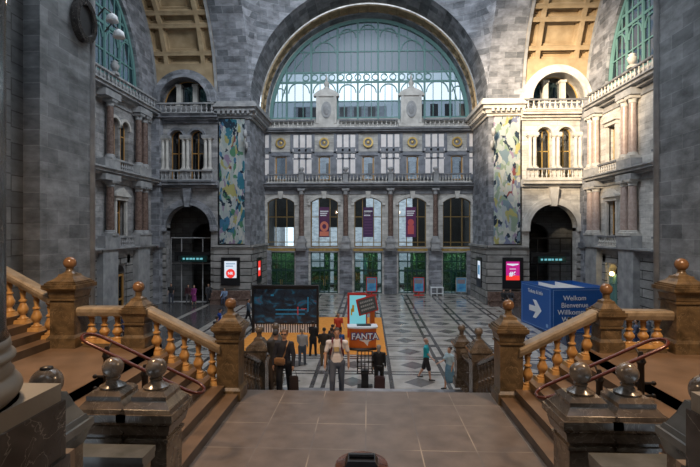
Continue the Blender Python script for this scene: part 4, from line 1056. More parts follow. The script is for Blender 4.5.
# ================================================================== STAIRS
LZ0, SZ, RS = 2.6, 3.74, 1.14 / 7
struct_l = bmesh.new(); box(struct_l, -2.8, 2.8, 2.9, 10.73, LZ0 - .2, LZ0); box(struct_l, -4.6, 4.6, 2.9, 5.5, LZ0 - .2, LZ0 - .001)
struct(finish(struct_l, 'floor_landing', M['landing']))
bm = bmesh.new(); box(bm, -2.8, 2.8, 10.4, 10.7, 0, LZ0 - .2); struct(finish(bm, 'wall_landing', M['stone']))
for s in (-1, 1):
    nm = WHICH[s]
    t = thing('side_stair', '%s flight of warm stone steps rising from the central landing' % nm, 'stairs', (0, 0, 0))
    for k in range(7):
        bm = bmesh.new(); x0 = 2.8 + k * .31; x1 = 2.8 + (k + 1) * .31 + .02 if k < 6 else 4.68
        for f in box(bm, *sorted((s * x0, s * (x1))), 5.5, 10.38, 0 if k else LZ0 - .0, LZ0 + RS * (k + 1)): pass
        # riser faces take the dark stone
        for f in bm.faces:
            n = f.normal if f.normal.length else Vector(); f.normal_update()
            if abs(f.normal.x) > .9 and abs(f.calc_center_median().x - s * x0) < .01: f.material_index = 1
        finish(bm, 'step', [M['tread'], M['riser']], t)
    bm = bmesh.new(); box(bm, *sorted((s * 4.66, s * 8.9)), 5.5, 10.4, 0, SZ); struct(finish(bm, 'floor_side_landing_' + nm, M['tread']))
    t = thing('upper_stair', '%s flight of steps rising outward from the side landing' % nm, 'stairs', (0, 0, 0))
    for k in range(6):
        bm = bmesh.new(); x0 = 6.86 + k * .31; x1 = x0 + .33
        if k == 5: x1 = 10.9
        box(bm, *sorted((s * x0, s * x1)), 5.5, 10.4, SZ - .02 * (k > 99), SZ + RS * (k + 1))
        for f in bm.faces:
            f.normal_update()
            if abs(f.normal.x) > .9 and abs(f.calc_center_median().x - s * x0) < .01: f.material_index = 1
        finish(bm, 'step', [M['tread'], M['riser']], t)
    bm = bmesh.new(); box(bm, *sorted((s * 8.6, s * 10.98)), 5.5, 10.4, 0, SZ); box(bm, *sorted((s * 2.12, s * 10.98)), -4, 3.3, 4.5, 4.72); box(bm, *sorted((s * 4.6, s * 10.98)), 3.3, 5.5, 4.5, 4.72)
    struct(finish(bm, 'floor_upper_' + nm, M['tread']))
bm = bmesh.new(); box(bm, -2.12, 2.12, -4, 2.85, 4.5, 4.72); struct(finish(bm, 'floor_upper', M['landing']))
# flights down to the hall
t = thing('lower_stair', 'broad flight of grey steps leading down from the central landing to the hall', 'stairs', (0, 0, 0))
y = 10.73; z = LZ0
for k in range(16):
    d = .33 if k != 8 else 1.6; z -= 2.6 / 17 
    bm = bmesh.new(); box(bm, -3.3, 3.3, y, y + d + .01, 0.0, z); finish(bm, 'step', M['stone'], t); y += d

# ---- newel posts
def newel(label, x, y, zb, zc, w=.24, cw=.34, R_=.125, body='brown', ball='ballbrown', capm=None, group='newel posts', sc=1.0, nm='newel_post'):
    t = thing(nm, label, 'newel post', (x, y, zb), 0, group); H = zc - zb; capm = capm or body
    k = sc
    bm = bmesh.new(); frustum(bm, 0, 0, 0, .22, w + .05, w + .05); frustum(bm, 0, 0, .22, .28, w + .04, w); frustum(bm, 0, 0, .28, H - .72 * k, w, w)
    frustum(bm, 0, 0, H - .80 * k, H - .76 * k, w + .03, w + .03)
    finish(bm, 'post_shaft', M[body], t)
    bm = bmesh.new(); frustum(bm, 0, 0, H - .74 * k, H - .60 * k, w + .01, w + .04); frustum(bm, 0, 0, H - .60 * k, H - .54 * k, w + .04, cw)
    frustum(bm, 0, 0, H - .54 * k, H - .46 * k, cw, cw); frustum(bm, 0, 0, H - .46 * k, H - .42 * k, cw - .04, cw - .04)
    frustum(bm, 0, 0, H - .42 * k, H - .39 * k, cw - .075, cw - .075); frustum(bm, 0, 0, H - .39 * k, H - .35 * k, cw - .085, cw * .60); frustum(bm, 0, 0, H - .35 * k, H - .29 * k, cw * .60, cw * .44); frustum(bm, 0, 0, H - .29 * k, H - .24 * k, cw * .44, cw * .40)
    finish(bm, 'post_cap', M[capm], t)
    bm = bmesh.new(); lathe(bm, [(cw * .40, H - .26 * k), (cw * .42, H - .235 * k), (cw * .25, H - .2 * k), (R_ * .55, H - .15 * k), (R_ * .62, H - R_ * .9), (R_ * .5, H - R_ * .85)], 18)
    finish(bm, 'ball_neck', M[capm], t, 'auto')
    bm = bmesh.new(); sphere(bm, (0, 0, H), R_, 24, 16); finish(bm, 'ball_finial', M[ball], t, True)
    return t
def sloped_rail(bm, p0, p1, w, h, prof=True):
    """handrail block between two points (top centre line), with vertical sides"""
    p0 = Vector(p0); p1 = Vector(p1); d = (p1 - p0); d.z = 0; d.normalize(); sd = Vector((-d.y, d.x, 0))
    pr = [(-.42, -h), (.42, -h), (.5, -h * .55), (.5, -h * .2), (.36, 0), (-.36, 0), (-.5, -h * .2), (-.5, -h * .55)]
    a_ = [bm.verts.new(p0 + sd * (u * w) + Vector((0, 0, v))) for u, v in pr]; b_ = [bm.verts.new(p1 + sd * (u * w) + Vector((0, 0, v))) for u, v in pr]
    n = len(pr); bm.faces.new(a_); bm.faces.new(b_[::-1])
    for i in range(n): bm.faces.new((a_[i], a_[(i + 1) % n], b_[(i + 1) % n], b_[i]))
def stair_bal(label, p0, p1, feet, bh, m='amberstone', rm='brownpale', w=.36, rh=.19, group='stair balustrades', plinth=True, bk=1.0, fm='brown'):
    """p0,p1 top centre line of the rail; feet: list of (x,y,z) of baluster feet"""
    t = thing('stair_balustrade', label, 'balustrade', (p0[0], p0[1], 0), 0, group); o = Vector((p0[0], p0[1], 0))
    bm = bmesh.new(); sloped_rail(bm, Vector(p0) - o, Vector(p1) - o, w, rh); finish(bm, 'handrail', M[rm], t)
    key = None; P0, P1 = Vector(p0), Vector(p1); D = P1 - P0; hl = math.hypot(D.x, D.y)
    for f in feet:
        f = Vector(f); u = ((f.x - P0.x) * D.x + (f.y - P0.y) * D.y) / (hl * hl); top = P0.z + D.z * u - rh + .0
        ht = top - f.z
        if key is None: key = (finish(bal_near(ht + .005, 1.08 * bk, 16), 'baluster', M[m], t, 'auto', f - o), ht); b0 = key[0]
        else: b0 = inst('baluster', key[0], t, f - o, scale=(1, 1, ht / key[1]))
        if plinth:
            if key[0] is b0:
                bm = bmesh.new(); frustum(bm, 0, 0, -.075, 0, .15 * bk, .13 * bk); p_ = finish(bm, 'baluster_foot', M[m], t, loc=f - o); pl = p_
            else: inst('baluster_foot', pl, t, f - o)
    return t
for s in (-1, 1):
    nm = WHICH[s]
    newel('brown marble newel with ball at the foot of the %s far balustrade' % nm, s * 3.04, 10.25, LZ0, 4.67)
    newel('brown marble newel with ball where the %s far rail levels out' % nm, s * 5.07, 10.15, SZ, 5.04, w=.21, cw=.295)
    newel('large brown marble newel with ball beside the outer flight on the %s' % nm, s * 6.63, 10.15, SZ, 5.57, w=.27, cw=.39, R_=.135)
    feet = [(s * (3.46 + .31 * k - .05), 10.12, LZ0 + RS * (k + 2) + .075) for k in range(5)]
    stair_bal('sloping honey-marble balustrade along the %s flight' % nm, (s * 3.2, 10.12, 3.80), (s * 4.88, 10.12, 4.64), feet, .7)
    feet = [(s * (5.53 + .29 * k), 10.12, SZ + .16) for k in range(3)]
    t = stair_bal('level honey-marble balustrade on the %s side landing' % nm, (s * 5.27, 10.12, 4.61), (s * 6.37, 10.12, 4.61), feet, .7, plinth=True)
    bm = bmesh.new(); box(bm, *sorted((0, s * .95)), -.16, .16, SZ, SZ + .085); finish(bm, 'bottom_rail', M['brown'], t)
    feet = [(s * (7.06 + .31 * k), 10.12, SZ + RS * (k + 1) + .075) for k in range(8)]
    feet = [(x_, y_, min(z_, SZ + RS * 6 + .075)) for x_, y_, z_ in feet]
    stair_bal('honey-marble balustrade rising outward beside the %s outer flight' % nm, (s * 6.9, 10.12, 4.82), (s * 9.7, 10.12, 4.82 + 2.8 * .53), feet, .7)
    # near side: double newel, outer newel with dark ball, low rail
    t = thing('double_newel', 'double grey-brown marble newel with two polished balls near the %s frame edge' % nm, 'newel post', (-3.0 if s < 0 else 2.92, 5.9, LZ0), 0)
    H = 4.52 - LZ0
    bm = bmesh.new(); box(bm, -.05, .05, -.2, .2, 0, H - .5); finish(bm, 'post_link', M['newelgrey'], t)
    for q, dx in enumerate((-.285, .285)):
        bm = bmesh.new(); frustum(bm, dx, 0, 0, H - .62, .235, .235); frustum(bm, dx, 0, H - .84, H - .80, .26, .26); finish(bm, 'post_shaft', M['newelgrey'], t)
        bm = bmesh.new(); frustum(bm, dx, 0, H - .74, H - .62, .27, .30); frustum(bm, dx, 0, H - .62, H - .56, .29, .345); frustum(bm, dx, 0, H - .56, H - .47, .345, .345)
        frustum(bm, dx, 0, H - .47, H - .42, .32, .30); frustum(bm, dx, 0, H - .42, H - .34, .29, .22); frustum(bm, dx, 0, H - .34, H - .29, .22, .22); frustum(bm, dx, 0, H - .29, H - .24, .22, .17)
        finish(bm, 'post_cap', M['newelgrey'], t)
        bm = bmesh.new(); lathe(bm, [(.155, H - .24), (.16, H - .215), (.11, H - .19), (.07, H - .15), (.085, H - .12), (.06, H - .1)], 20, dx, 0, 0); finish(bm, 'ball_neck', M['newelgrey'], t, 'auto')
        bm = bmesh.new(); sphere(bm, (dx, 0, H + .01), .13, 28, 18); finish(bm, 'ball_finial', M['ballgrey'], t, True)
    t = thing('end_newel', 'grey-capped newel with dark domed knob behind the %s column plinth' % nm, 'newel post', (s * 3.07, 4.35, LZ0), 0)
    H = 4.88 - LZ0
    bm = bmesh.new(); frustum(bm, 0, 0, 0, H - .5, .22, .22); finish(bm, 'post_shaft', M['newelgrey'], t)
    bm = bmesh.new(); frustum(bm, 0, 0, H - .70, H - .60, .23, .26); frustum(bm, 0, 0, H - .60, H - .54, .26, .29); frustum(bm, 0, 0, H - .54, H - .47, .29, .29); frustum(bm, 0, 0, H - .47, H - .42, .26, .24); frustum(bm, 0, 0, H - .42, H - .3, .23, .17); frustum(bm, 0, 0, H - .3, H - .16, .17, .12)
    finish(bm, 'post_cap', M['greycap'], t)
    bm = bmesh.new(); sphere(bm, (0, 0, H - .04), .145, 28, 18); finish(bm, 'ball_finial', M['ballgrey'], t, True)
    bm = bmesh.new(); lathe(bm, [(.06, H + .085), (.055, H + .11), (.0, H + .118)], 16); finish(bm, 'knob_disc', M['iron'], t, True)
    t = thing('low_rail', 'low grey marble rail in front of the %s double newel' % nm, 'rail', (s * 3.0, 5.25, LZ0))
    bm = bmesh.new(); box(bm, -.5, .5, -.14, .14, 1.04, 1.1); box(bm, -.5, .5, -.16, .16, 1.1, 1.17); finish(bm, 'rail_cap', M['greycap'], t)
    bm = bmesh.new(); box(bm, -.47, .47, -.1, .1, 0, 1.04); finish(bm, 'rail_panel', M['newelgrey'], t)
    # inner newels and balustrades of the lower stair
    newel('grey-brown newel with ball at the turn of the %s lower balustrade' % nm, s * 3.12, 13.3, 1.35, 3.44, w=.22, cw=.31, R_=.12, body='newelgrey', ball='ballgrey')
    newel('farther grey-brown newel with ball beside the lowest steps on the %s' % nm, s * 2.98, 15.0, 1.35, 3.18, w=.19, cw=.28, R_=.12, body='newelgrey', ball='ballgrey')
    feet = [(s * 3.05, 10.75 + .33 * k, LZ0 - .153 * (k + 1) + .07) for k in range(7)]
    stair_bal('dark balustrade descending beside the %s of the lower steps' % nm, (s * 3.05, 10.5, 3.65), (s * 3.1, 13.15, 2.62), feet, .7, 'newelgrey', 'newelgrey', w=.26, rh=.14)
    feet = [(s * (3.1 - .02 * k), 13.75 + .3 * k, 1.43) for k in range(4)]
    stair_bal('short level dark balustrade between the two lower %s newels' % nm, (s * 3.1, 13.5, 2.5), (s * 3.0, 14.85, 2.45), feet, .7, 'newelgrey', 'newelgrey', w=.24, rh=.13)
    # copper handrail loop
    t = thing('loop_handrail', 'looped copper handrail on black iron posts along the %s steps' % nm, 'handrail', (s * 3.6, 7.6, 0))
    bm = bmesh.new(); pts = []
    A = Vector((s * 4.50, 7.55, 4.48)) ; B = Vector((s * 2.88, 7.55, 3.74)); o = Vector((s * 3.6, 7.6, 0)); half = .21
    d = (B - A).normalized(); nn = Vector((0, 1, 0))
    for k in range(9): a = -PI / 2 + PI * k / 8; pts.append(A - o - d * half * math.cos(a) * 1.0 + nn * half * math.sin(a) - Vector((0, 0, 0)))
    for k in range(9): a = PI / 2 - PI * k / 8; pts.append(B - o + d * half * math.cos(a) + nn * half * math.sin(a))
    tube(bm, pts, .028, 10, closed=True); finish(bm, 'rail_loop', M['copper'], t, True)
    for kk, u in enumerate((.1, .5)):
        p = A.lerp(B, u) - o; st = max(0, math.floor((7.0 - 0) * 0)); xw = abs(p.x + o.x)
        base = LZ0 + RS * max(0, min(7, math.floor((xw - 2.8) / .31) + 1))
        bm = bmesh.new(); lathe(bm, [(.14, base), (.14, base + .04), (.08, base + .07), (.06, base + .13), (.10, base + .18), (.05, base + .24), (.05, p.z - .25), (.075, p.z - .2), (.04, p.z - .1), (.03, p.z - .04)], 12, p.x, 0, 0)
        tube(bm, [(p.x, -.05 - half, p.z), (p.x, -.1, p.z - .1), (p.x, .0, p.z - .13), (p.x, .05, p.z - .1), (p.x, half - .05, p.z)], .016, 8)
        for zz in (.25, .45): tube(bm, [(p.x - .2, 0, base + zz), (p.x + .2, 0, base + zz)], .022, 8); sphere(bm, (p.x - .2, 0, base + zz), .038, 8, 6); sphere(bm, (p.x + .2, 0, base + zz), .038, 8, 6)
        finish(bm, 'rail_post', M['iron'], t, 'auto')
    # column on its plinth
    t = thing('column_pedestal', 'beige plinth on black veined marble pedestal at the %s edge' % nm, 'pedestal', (s * 2.70, 2.62, 4.72))
    bm = bmesh.new(); box(bm, -.58, .58, -.58, .58, 0, .39); finish(bm, 'pedestal_block', M['darkmarble'], t)
    bm = bmesh.new(); box(bm, -.56, .56, -.56, .56, .39, .51); finish(bm, 'plinth', M['plinth'], t)
    bm = bmesh.new(); box(bm, -.6, .6, -.6, .6, -2.1, -.0) ; finish(bm, 'pedestal_base', M['darkmarble'], t)
    t = thing('great_column', 'dark marble column with moulded round base at the %s edge' % nm, 'column', (s * 2.70, 2.62, 5.23))
    bm = bmesh.new(); lathe(bm, [(.55, 0)] + [(.515 + .055 * math.sin(PI * k / 10), .0 + .17 * k / 10) for k in range(11)] + [(.525, .18), (.50, .21), (.505, .24)] + [(.50 + .035 * math.sin(PI * k / 8), .24 + .08 * k / 8) for k in range(9)] + [(.51, .34), (.50, .39)], 48)
    finish(bm, 'column_base', M['plinth'], t, True)
    bm = bmesh.new(); lathe(bm, [(.50, .38), (.48, .46), (.48, 4), (.45, 9)], 48); finish(bm, 'shaft', veined('dark_shaft_marble', (.03, .026, .022), (.09, .075, .06), (.3, .26, .22), 2, .2), t, True)

# turned wooden post at the near edge of the landing
t = thing('wooden_stand', 'polished dark wooden stand with a small black top at the bottom edge', 'stand', (-.07, 5.2, LZ0))
bm = bmesh.new(); lathe(bm, [(.2, 0), (.22, .05), (.12, .12), (.10, .5), (.2, .9), (.25, 1.02)], 24); finish(bm, 'stand_body', M['wood'], t, 'auto')
bm = bmesh.new(); lathe(bm, [(.25, 1.02), (.29, 1.04), (.30, 1.07), (.29, 1.1), (.2, 1.11)], 28); finish(bm, 'stand_rim', M['wood'], t, 'auto')
bm = bmesh.new(); frustum(bm, 0, 0, 1.10, 1.17, .19, .15, .12, .1); tube(bm, [(-.14, 0, 1.19), (.14, 0, 1.19)], .03, 8); finish(bm, 'stand_top', M['black'], t)

# ================================================================== PEOPLE
def capsule(bm, a, b, ra, rb, seg=10, flat=None):
    a = Vector(a); b = Vector(b); n = max(2, int((b - a).length / (min(ra, rb) * .7)) + 1)
    for i in range(n + 1):
        t = i / n; p = a.lerp(b, t); r = ra + (rb - ra) * t
        bmesh.ops.create_icosphere(bm, subdivisions=2, radius=r, matrix=Matrix.Translation(p) @ (Matrix.Diagonal((1, flat, 1, 1)) if flat else Matrix.Identity(4)))
def ell(bm, c, r, rot=None):
    mt = Matrix.Translation(c) @ (rot.to_4x4() if rot else Matrix.Identity(4)) @ Matrix.Diagonal((*r, 1))
    bmesh.ops.create_icosphere(bm, subdivisions=2, radius=1, matrix=mt)
def remesh(bm, name, m, parent, vox):
    """melt overlapping forms into one continuous skin"""
    me = bpy.data.meshes.new(name); bm.to_mesh(me); bm.free(); o = bpy.data.objects.new(name, me); C.objects.link(o)
    md = o.modifiers.new('r', 'REMESH'); md.mode = 'VOXEL'; md.voxel_size = vox; md.use_smooth_shade = True
    sm = o.modifiers.new('s', 'SMOOTH'); sm.factor = .5; sm.iterations = 3
    dg = bpy.context.evaluated_depsgraph_get(); me2 = bpy.data.meshes.new_from_object(o.evaluated_get(dg)); bpy.data.objects.remove(o)
    me2.materials.clear(); me2.materials.append(m); me2.name = name
    o = bpy.data.objects.new(name, me2); C.objects.link(o); o.parent = parent
    return o
MC = {}
def cm(c, rough=.8):
    k = (tuple(c), rough)
    if k not in MC: MC[k] = mat('cloth_%d' % len(MC), c, rough)
    return MC[k]
SKIN = (.42, .24, .16); 
def person(label, x, y, z, face=0, h=1.72, legs=(.0, .0), knees=(.05, .05), arms=(.1, -.1), elbows=(.2, .2), sit=False, lean=0.0,
           skin=SKIN, hair=(.03, .02, .015), top=(.1, .1, .1), bottom=(.03, .03, .05), shoe=(.03, .03, .03), sleeve='long', low='trousers', longhair=False, vox=.02, headturn=0, armout=.08, female=False, group=None, seat=.47, extras=None):
    """figure facing local -Y; angles in radians, positive = forward"""
    t = thing('person', label, 'person', (x, y, z), face, group); k = h / 1.75
    hz = .92 if not sit else seat + .13
    P = {}
    P['pel'] = Vector((0, 0, hz + .02)); up = Vector((0, -math.sin(lean), math.cos(lean)))
    P['waist'] = P['pel'] + up * .15; P['chest'] = P['pel'] + up * .36; P['sh'] = P['pel'] + up * .49; P['neck'] = P['pel'] + up * .56; P['head'] = P['pel'] + up * .70
    sw = .165 if female else .185
    for i, sg in enumerate((-1, 1)):
        hip = P['pel'] + Vector((sg * .095, 0, -.04)); a = legs[i] if not sit else 1.45
        kn = hip + Vector((sg * .01, -math.sin(a), -math.cos(a))) * .43
        b = a - knees[i] if not sit else .0 + knees[i] * .5
        an = kn + Vector((0, -math.sin(b), -math.cos(b))) * .42
        P['hip%d' % i], P['kn%d' % i], P['an%d' % i] = hip, kn, an
        s0 = P['sh'] + Vector((sg * sw, 0, -.03)); aa = arms[i]
        el = s0 + Vector((sg * armout, -math.sin(aa), -math.cos(aa))).normalized() * .29
        ab = aa + elbows[i]; wr = el + Vector((-sg * .02 if elbows[i] > .6 else sg * .02, -math.sin(ab), -math.cos(ab))).normalized() * .25
        P['s%d' % i], P['el%d' % i], P['wr%d' % i] = s0, el, wr; P['hd%d' % i] = Vector((0, -math.sin(ab), -math.cos(ab)))
    dz = min(P['an0'].z, P['an1'].z) - .085
    for q in P:
        if not q.startswith('hd'): P[q] = P[q] - Vector((0, 0, dz)) if not sit else P[q]
    t.scale = (k * 1.12, k * 1.08, k)
    bm = bmesh.new()            # the body: head, neck, trunk, limbs, hands
    H = P['head']; ell(bm, H + Vector((0, .01, .02)), (.073, .092, .105)); ell(bm, H + Vector((0, -.03, -.04)), (.055, .06, .07))
    ell(bm, H + Vector((0, -.092, -.01)), (.014, .022, .024)); ell(bm, H + Vector((0, -.078, -.055)), (.028, .014, .01))
    for sg in (-1, 1): ell(bm, H + Vector((sg * .074, .01, 0)), (.012, .02, .032))
    capsule(bm, P['neck'] - up * .05, H - up * .06, .055, .052)
    capsule(bm, P['pel'], P['waist'], .13, .115, flat=.8); capsule(bm, P['waist'], P['chest'], .115, .13, flat=.78); capsule(bm, P['s0'], P['s1'], .055, .055)
    capsule(bm, P['chest'], P['sh'], .13, .07, flat=.8)
    for i, sg in enumerate((-1, 1)):
        capsule(bm, P['hip%d' % i], P['kn%d' % i], .078, .052); capsule(bm, P['kn%d' % i], P['kn%d' % i].lerp(P['an%d' % i], .35), .052, .055); capsule(bm, P['kn%d' % i].lerp(P['an%d' % i], .35), P['an%d' % i], .055, .036)
        capsule(bm, P['an%d' % i] + Vector((0, .03, -.045)), P['an%d' % i] + Vector((sg * .02, -.14, -.055)), .035, .028)
        capsule(bm, P['s%d' % i], P['el%d' % i], .046, .037); capsule(bm, P['el%d' % i], P['wr%d' % i], .037, .025)
        d = P['hd%d' % i]; w = P['wr%d' % i]; n = Vector((1, 0, 0)); f = d.cross(n).normalized()
        capsule(bm, w, w + d * .075, .026, .03, flat=None)
        for q in range(4):
            a_ = w + d * .075 + f * (q - 1.5) * .019; L_ = (.055, .075, .08, .065)[q]
            m_ = a_ + d * L_ * .6; e_ = m_ + (d - n * sg * .5).normalized() * L_ * .5
            capsule(bm, a_, m_, .0105, .0095); capsule(bm, m_, e_, .0095, .0085)
        capsule(bm, w + d * .025 + f * .025, w + d * .07 + f * .055 - n * sg * .015, .012, .010)
    body = remesh(bm, 'body', cm(skin, .55), t, min(vox, .013) if vox < .018 else vox)
    if vox < .022:
        bm = bmesh.new()
        for sg in (-1, 1): ell(bm, H + Vector((sg * .029, -.083, .018)), (.012, .008, .007))
        finish(bm, 'eyes', cm((.02, .015, .01), .3), body, True)
    bm = bmesh.new()            # clothes
    capsule(bm, P['pel'] + up * .01, P['waist'], .152, .148, flat=.8); capsule(bm, P['waist'], P['chest'], .14, .155, flat=.78)
    capsule(bm, P['chest'], P['sh'], .155, .09, flat=.8); capsule(bm, P['s0'], P['s1'], .072, .072)
    for i in (0, 1):
        if sleeve == 'long': capsule(bm, P['s%d' % i], P['el%d' % i], .066, .055); capsule(bm, P['el%d' % i], P['wr%d' % i], .055, .043)
        else: capsule(bm, P['s%d' % i], P['s%d' % i].lerp(P['el%d' % i], .7), .054, .056)
    remesh(bm, 'jacket' if sleeve == 'long' else 'shirt', cm(top), t, vox)
    bm = bmesh.new()
    if low == 'dress':
        capsule(bm, P['pel'] + up * .05, P['pel'] - Vector((0, 0, .1)), .15, .18, flat=.85)
        mid = (P['kn0'] + P['kn1']) / 2; capsule(bm, P['pel'] - Vector((0, 0, .1)), mid - Vector((0, 0, .05)), .18, .21, flat=.9)
    else:
        capsule(bm, P['pel'] + up * .03, P['pel'] - Vector((0, 0, .04)), .14, .15, flat=.82)
        for i in (0, 1):
            capsule(bm, P['hip%d' % i], P['kn%d' % i], .1, .072 if low == 'trousers' else .095)
            if low == 'trousers': capsule(bm, P['kn%d' % i], P['an%d' % i] + Vector((0, 0, .0)), .072, .058)
    remesh(bm, {'trousers': 'trousers', 'shorts': 'shorts', 'dress': 'skirt'}[low], cm(bottom), t, vox)
    for i, sg in enumerate((-1, 1)):
        bm = bmesh.new(); a = P['an%d' % i]; capsule(bm, a + Vector((0, .035, -.04)), a + Vector((sg * .02, -.16, -.045)), .045, .038); remesh(bm, 'shoe', cm(shoe, .5), t, vox)
    bm = bmesh.new(); ell(bm, H + Vector((0, .022, .04)), (.084, .098, .10)); 
    if longhair: capsule(bm, H + Vector((0, .06, .0)), H + Vector((0, .08, -.17)), .075, .05)
    # keep the face clear
    me = bmesh.new(); o = remesh(bm, 'hair', cm(hair, .6), t, vox); me.free()
    bmh = bmesh.new(); bmh.from_mesh(o.data)
    dl = [v for v in bmh.verts if v.co.y < H.y - .045 and v.co.z < H.z + .065]
    bmesh.ops.delete(bmh, geom=dl, context='VERTS'); bmh.to_mesh(o.data); bmh.free()
    if extras: extras(t, P, up)
    return t, P, k
def world(t, v): 
    return Matrix.Translation(t.location) @ Matrix.Rotation(t.rotation_euler.z, 4, 'Z') @ Matrix.Diagonal((*t.scale, 1)) @ v

# woman climbing on the left: sunglasses, tan cross-body bag, dark clothes
def ex_woman(t, P, up):
    bm = bmesh.new(); H = P['head']
    for sg in (-1, 1): ell(bm, H + Vector((sg * .034, -.095, .018)), (.028, .012, .022))
    tube(bm, [H + Vector((-.08, .02, .025)), H + Vector((-.07, -.075, .025)), H + Vector((0, -.105, .028)), H + Vector((.07, -.075, .025)), H + Vector((.08, .02, .025))], .006, 6)
    finish(bm, 'sunglasses', M['black'], t, True)
    bm = bmesh.new(); c = P['sh']; tube(bm, [c + Vector((.10, .10, .0)), c + Vector((.10, .0, .06)), c + Vector((.085, -.13, -.05)), c + Vector((.05, -.165, -.25)), c + Vector((-.02, -.17, -.42))], .018, 8)
    finish(bm, 'bag_strap', cm((.34, .19, .09)), t, True)
t, P_, k = person('woman in dark jacket and sunglasses with a tan cross-body bag climbing the steps', -2.14, 11.9, 1.99, R(-4), 1.72, (.28, -.12), (.35, .1), (.05, .15), (.25, .1), hair=(.12, .06, .03), top=(.012, .014, .024), bottom=(.010, .010, .014), vox=.016, longhair=False, female=True, extras=ex_woman, armout=.22)
def bagmesh(bm, w, d, h, r=.03):
    n0 = len(bm.verts); box(bm, -w / 2, w / 2, -d / 2, d / 2, -h, 0); bmesh.ops.bevel(bm, geom=list(bm.edges), offset=r, segments=3, affect='EDGES')
def wpos(t, P, key, off=(0, 0, 0)): return world(t, P[key] + Vector(off))
p = wpos(t, P_, 'waist', (-.06, -.20, .0))
b = thing('shoulder_bag', 'small tan leather bag worn in front by the woman in sunglasses', 'bag', p, R(-4)); bm = bmesh.new(); bagmesh(bm, .27, .09, .19); finish(bm, 'bag_body', cm((.36, .19, .085), .5), b, True)
bm = bmesh.new(); box(bm, -.13, .13, -.055, -.046, -.09, -.01); finish(bm, 'bag_flap', cm((.30, .15, .065), .5), b)
p = wpos(t, P_, 'wr1', (.02, -.03, -.12))
b = thing('carry_bag', 'dark brown carrier bag held in the hand of the woman in sunglasses', 'bag', p, R(10)); bm = bmesh.new(); frustum(bm, 0, 0, -.62, -.14, .13, .11, .07, .05); bmesh.ops.bevel(bm, geom=list(bm.edges), offset=.02, segments=2, affect='EDGES'); finish(bm, 'bag_body', cm((.028, .014, .010), .5), b)
bm = bmesh.new(); tube(bm, [(-.07, 0, -.15), (-.05, 0, -.03), (0, 0, .01), (.05, 0, -.03), (.07, 0, -.15)], .009, 6); finish(bm, 'bag_handle', cm((.03, .015, .01), .5), b, True)

def ex_man(t, P, up):
    for sg in (-1, 1):
        bm = bmesh.new(); c = P['sh'] + Vector((sg * .10, 0, 0)); tube(bm, [c + Vector((0, .13, -.08)), c + Vector((0, .03, .075)), c + Vector((0, -.10, .02)), c + Vector((sg * .01, -.15, -.14)), c + Vector((sg * .05, -.10, -.32))], .022, 8); finish(bm, 'backpack_strap', cm((.12, .02, .03)), t, True)
    bm = bmesh.new(); box(bm, -.15, .15, .12, .27, P['pel'].z + .02, P['sh'].z + .02); bmesh.ops.bevel(bm, geom=list(bm.edges), offset=.04, segments=3, affect='EDGES'); finish(bm, 'backpack', cm((.06, .02, .03)), t, True)
    bm = bmesh.new(); box(bm, -.06, .05, -.145, -.13, P['chest'].z - .09, P['chest'].z + .02); finish(bm, 'shirt_print', cm((.45, .34, .16)), t)
person('man in white T-shirt and blue jeans with backpack climbing the steps', -.79, 11.9, 1.99, R(2), 1.78, (.30, -.15), (.5, .12), (.15, -.1), (.35, .25), hair=(.05, .03, .02), top=(.66, .62, .62), bottom=(.07, .085, .12), sleeve='short', shoe=(.04, .04, .05), vox=.016, extras=ex_man, armout=.25)
person('elderly man in turquoise polo and dark shorts walking across the hall', 2.45, 19.75, 0, R(80), 1.72, (.25, -.25), (.1, .25), (.3, -.2), (.5, .3), hair=(.35, .22, .17), skin=(.45, .25, .18), top=(.015, .36, .44), bottom=(.015, .015, .02), sleeve='short', low='shorts', vox=.022)
person('woman in pale blue top and long blue skirt walking past the right newels', 3.22, 18.6, 0, R(-60), 1.66, (.2, -.3), (.1, .25), (.5, -.1), (.8, .4), top=(.35, .48, .56), bottom=(.10, .22, .33), sleeve='short', low='dress', vox=.022, female=True, hair=(.04, .025, .02))
# luggage trolley and traveller in black
person('traveller in long black coat walking away beside the luggage trolley', .44, 18.6, 0, R(170), 1.70, (.15, -.15), (.1, .2), (.1, -.1), (.3, .2), top=(.010, .010, .012), bottom=(.012, .012, .014), vox=.024, hair=(.25, .22, .2), longhair=True)
t = thing('rolling_suitcase', 'dark reddish suitcase at the heels of the traveller in black', 'suitcase', (.46, 18.15, 0.0)); bm = bmesh.new(); box(bm, -.2, .2, -.13, .13, .06, .62); bmesh.ops.bevel(bm, geom=list(bm.edges), offset=.03, segments=2, affect='EDGES'); finish(bm, 'suitcase_shell', cm((.05, .025, .025), .4), t)
bm = bmesh.new(); [lathe(bm, [(.03, -.06 + .06), (.03, 0.06)], 8, xx, 0, 0) for xx in (-.15, .15)]; finish(bm, 'wheel', M['black'], t)
bm = bmesh.new(); tube(bm, [(-.1, .1, .6), (-.1, .1, 1.0), (.1, .1, 1.0), (.1, .1, .6)], .012, 6); finish(bm, 'pull_handle', M['iron'], t)
t = thing('luggage_trolley', 'black wire luggage trolley standing on the hall floor near the steps', 'trolley', (-.12, 18.35, 0))
bm = bmesh.new()
for q in range(5): tube(bm, [(-.28 + q * .14, -.25, .75), (-.28 + q * .14, -.25, 1.45)], .016, 6); tube(bm, [(-.28 + q * .14, .35, .75), (-.28 + q * .14, .35, 1.45)], .016, 6)
for zz in (.75, 1.0, 1.22, 1.45): tube(bm, [(-.31, -.25, zz), (.31, -.25, zz), (.31, .35, zz), (-.31, .35, zz)], .02, 6, closed=True)
finish(bm, 'wire_basket', M['iron'], t)
bm = bmesh.new(); box(bm, -.14, .14, -.1, .2, .12, .8); finish(bm, 'trolley_column', M['black'], t)
wsrc = None
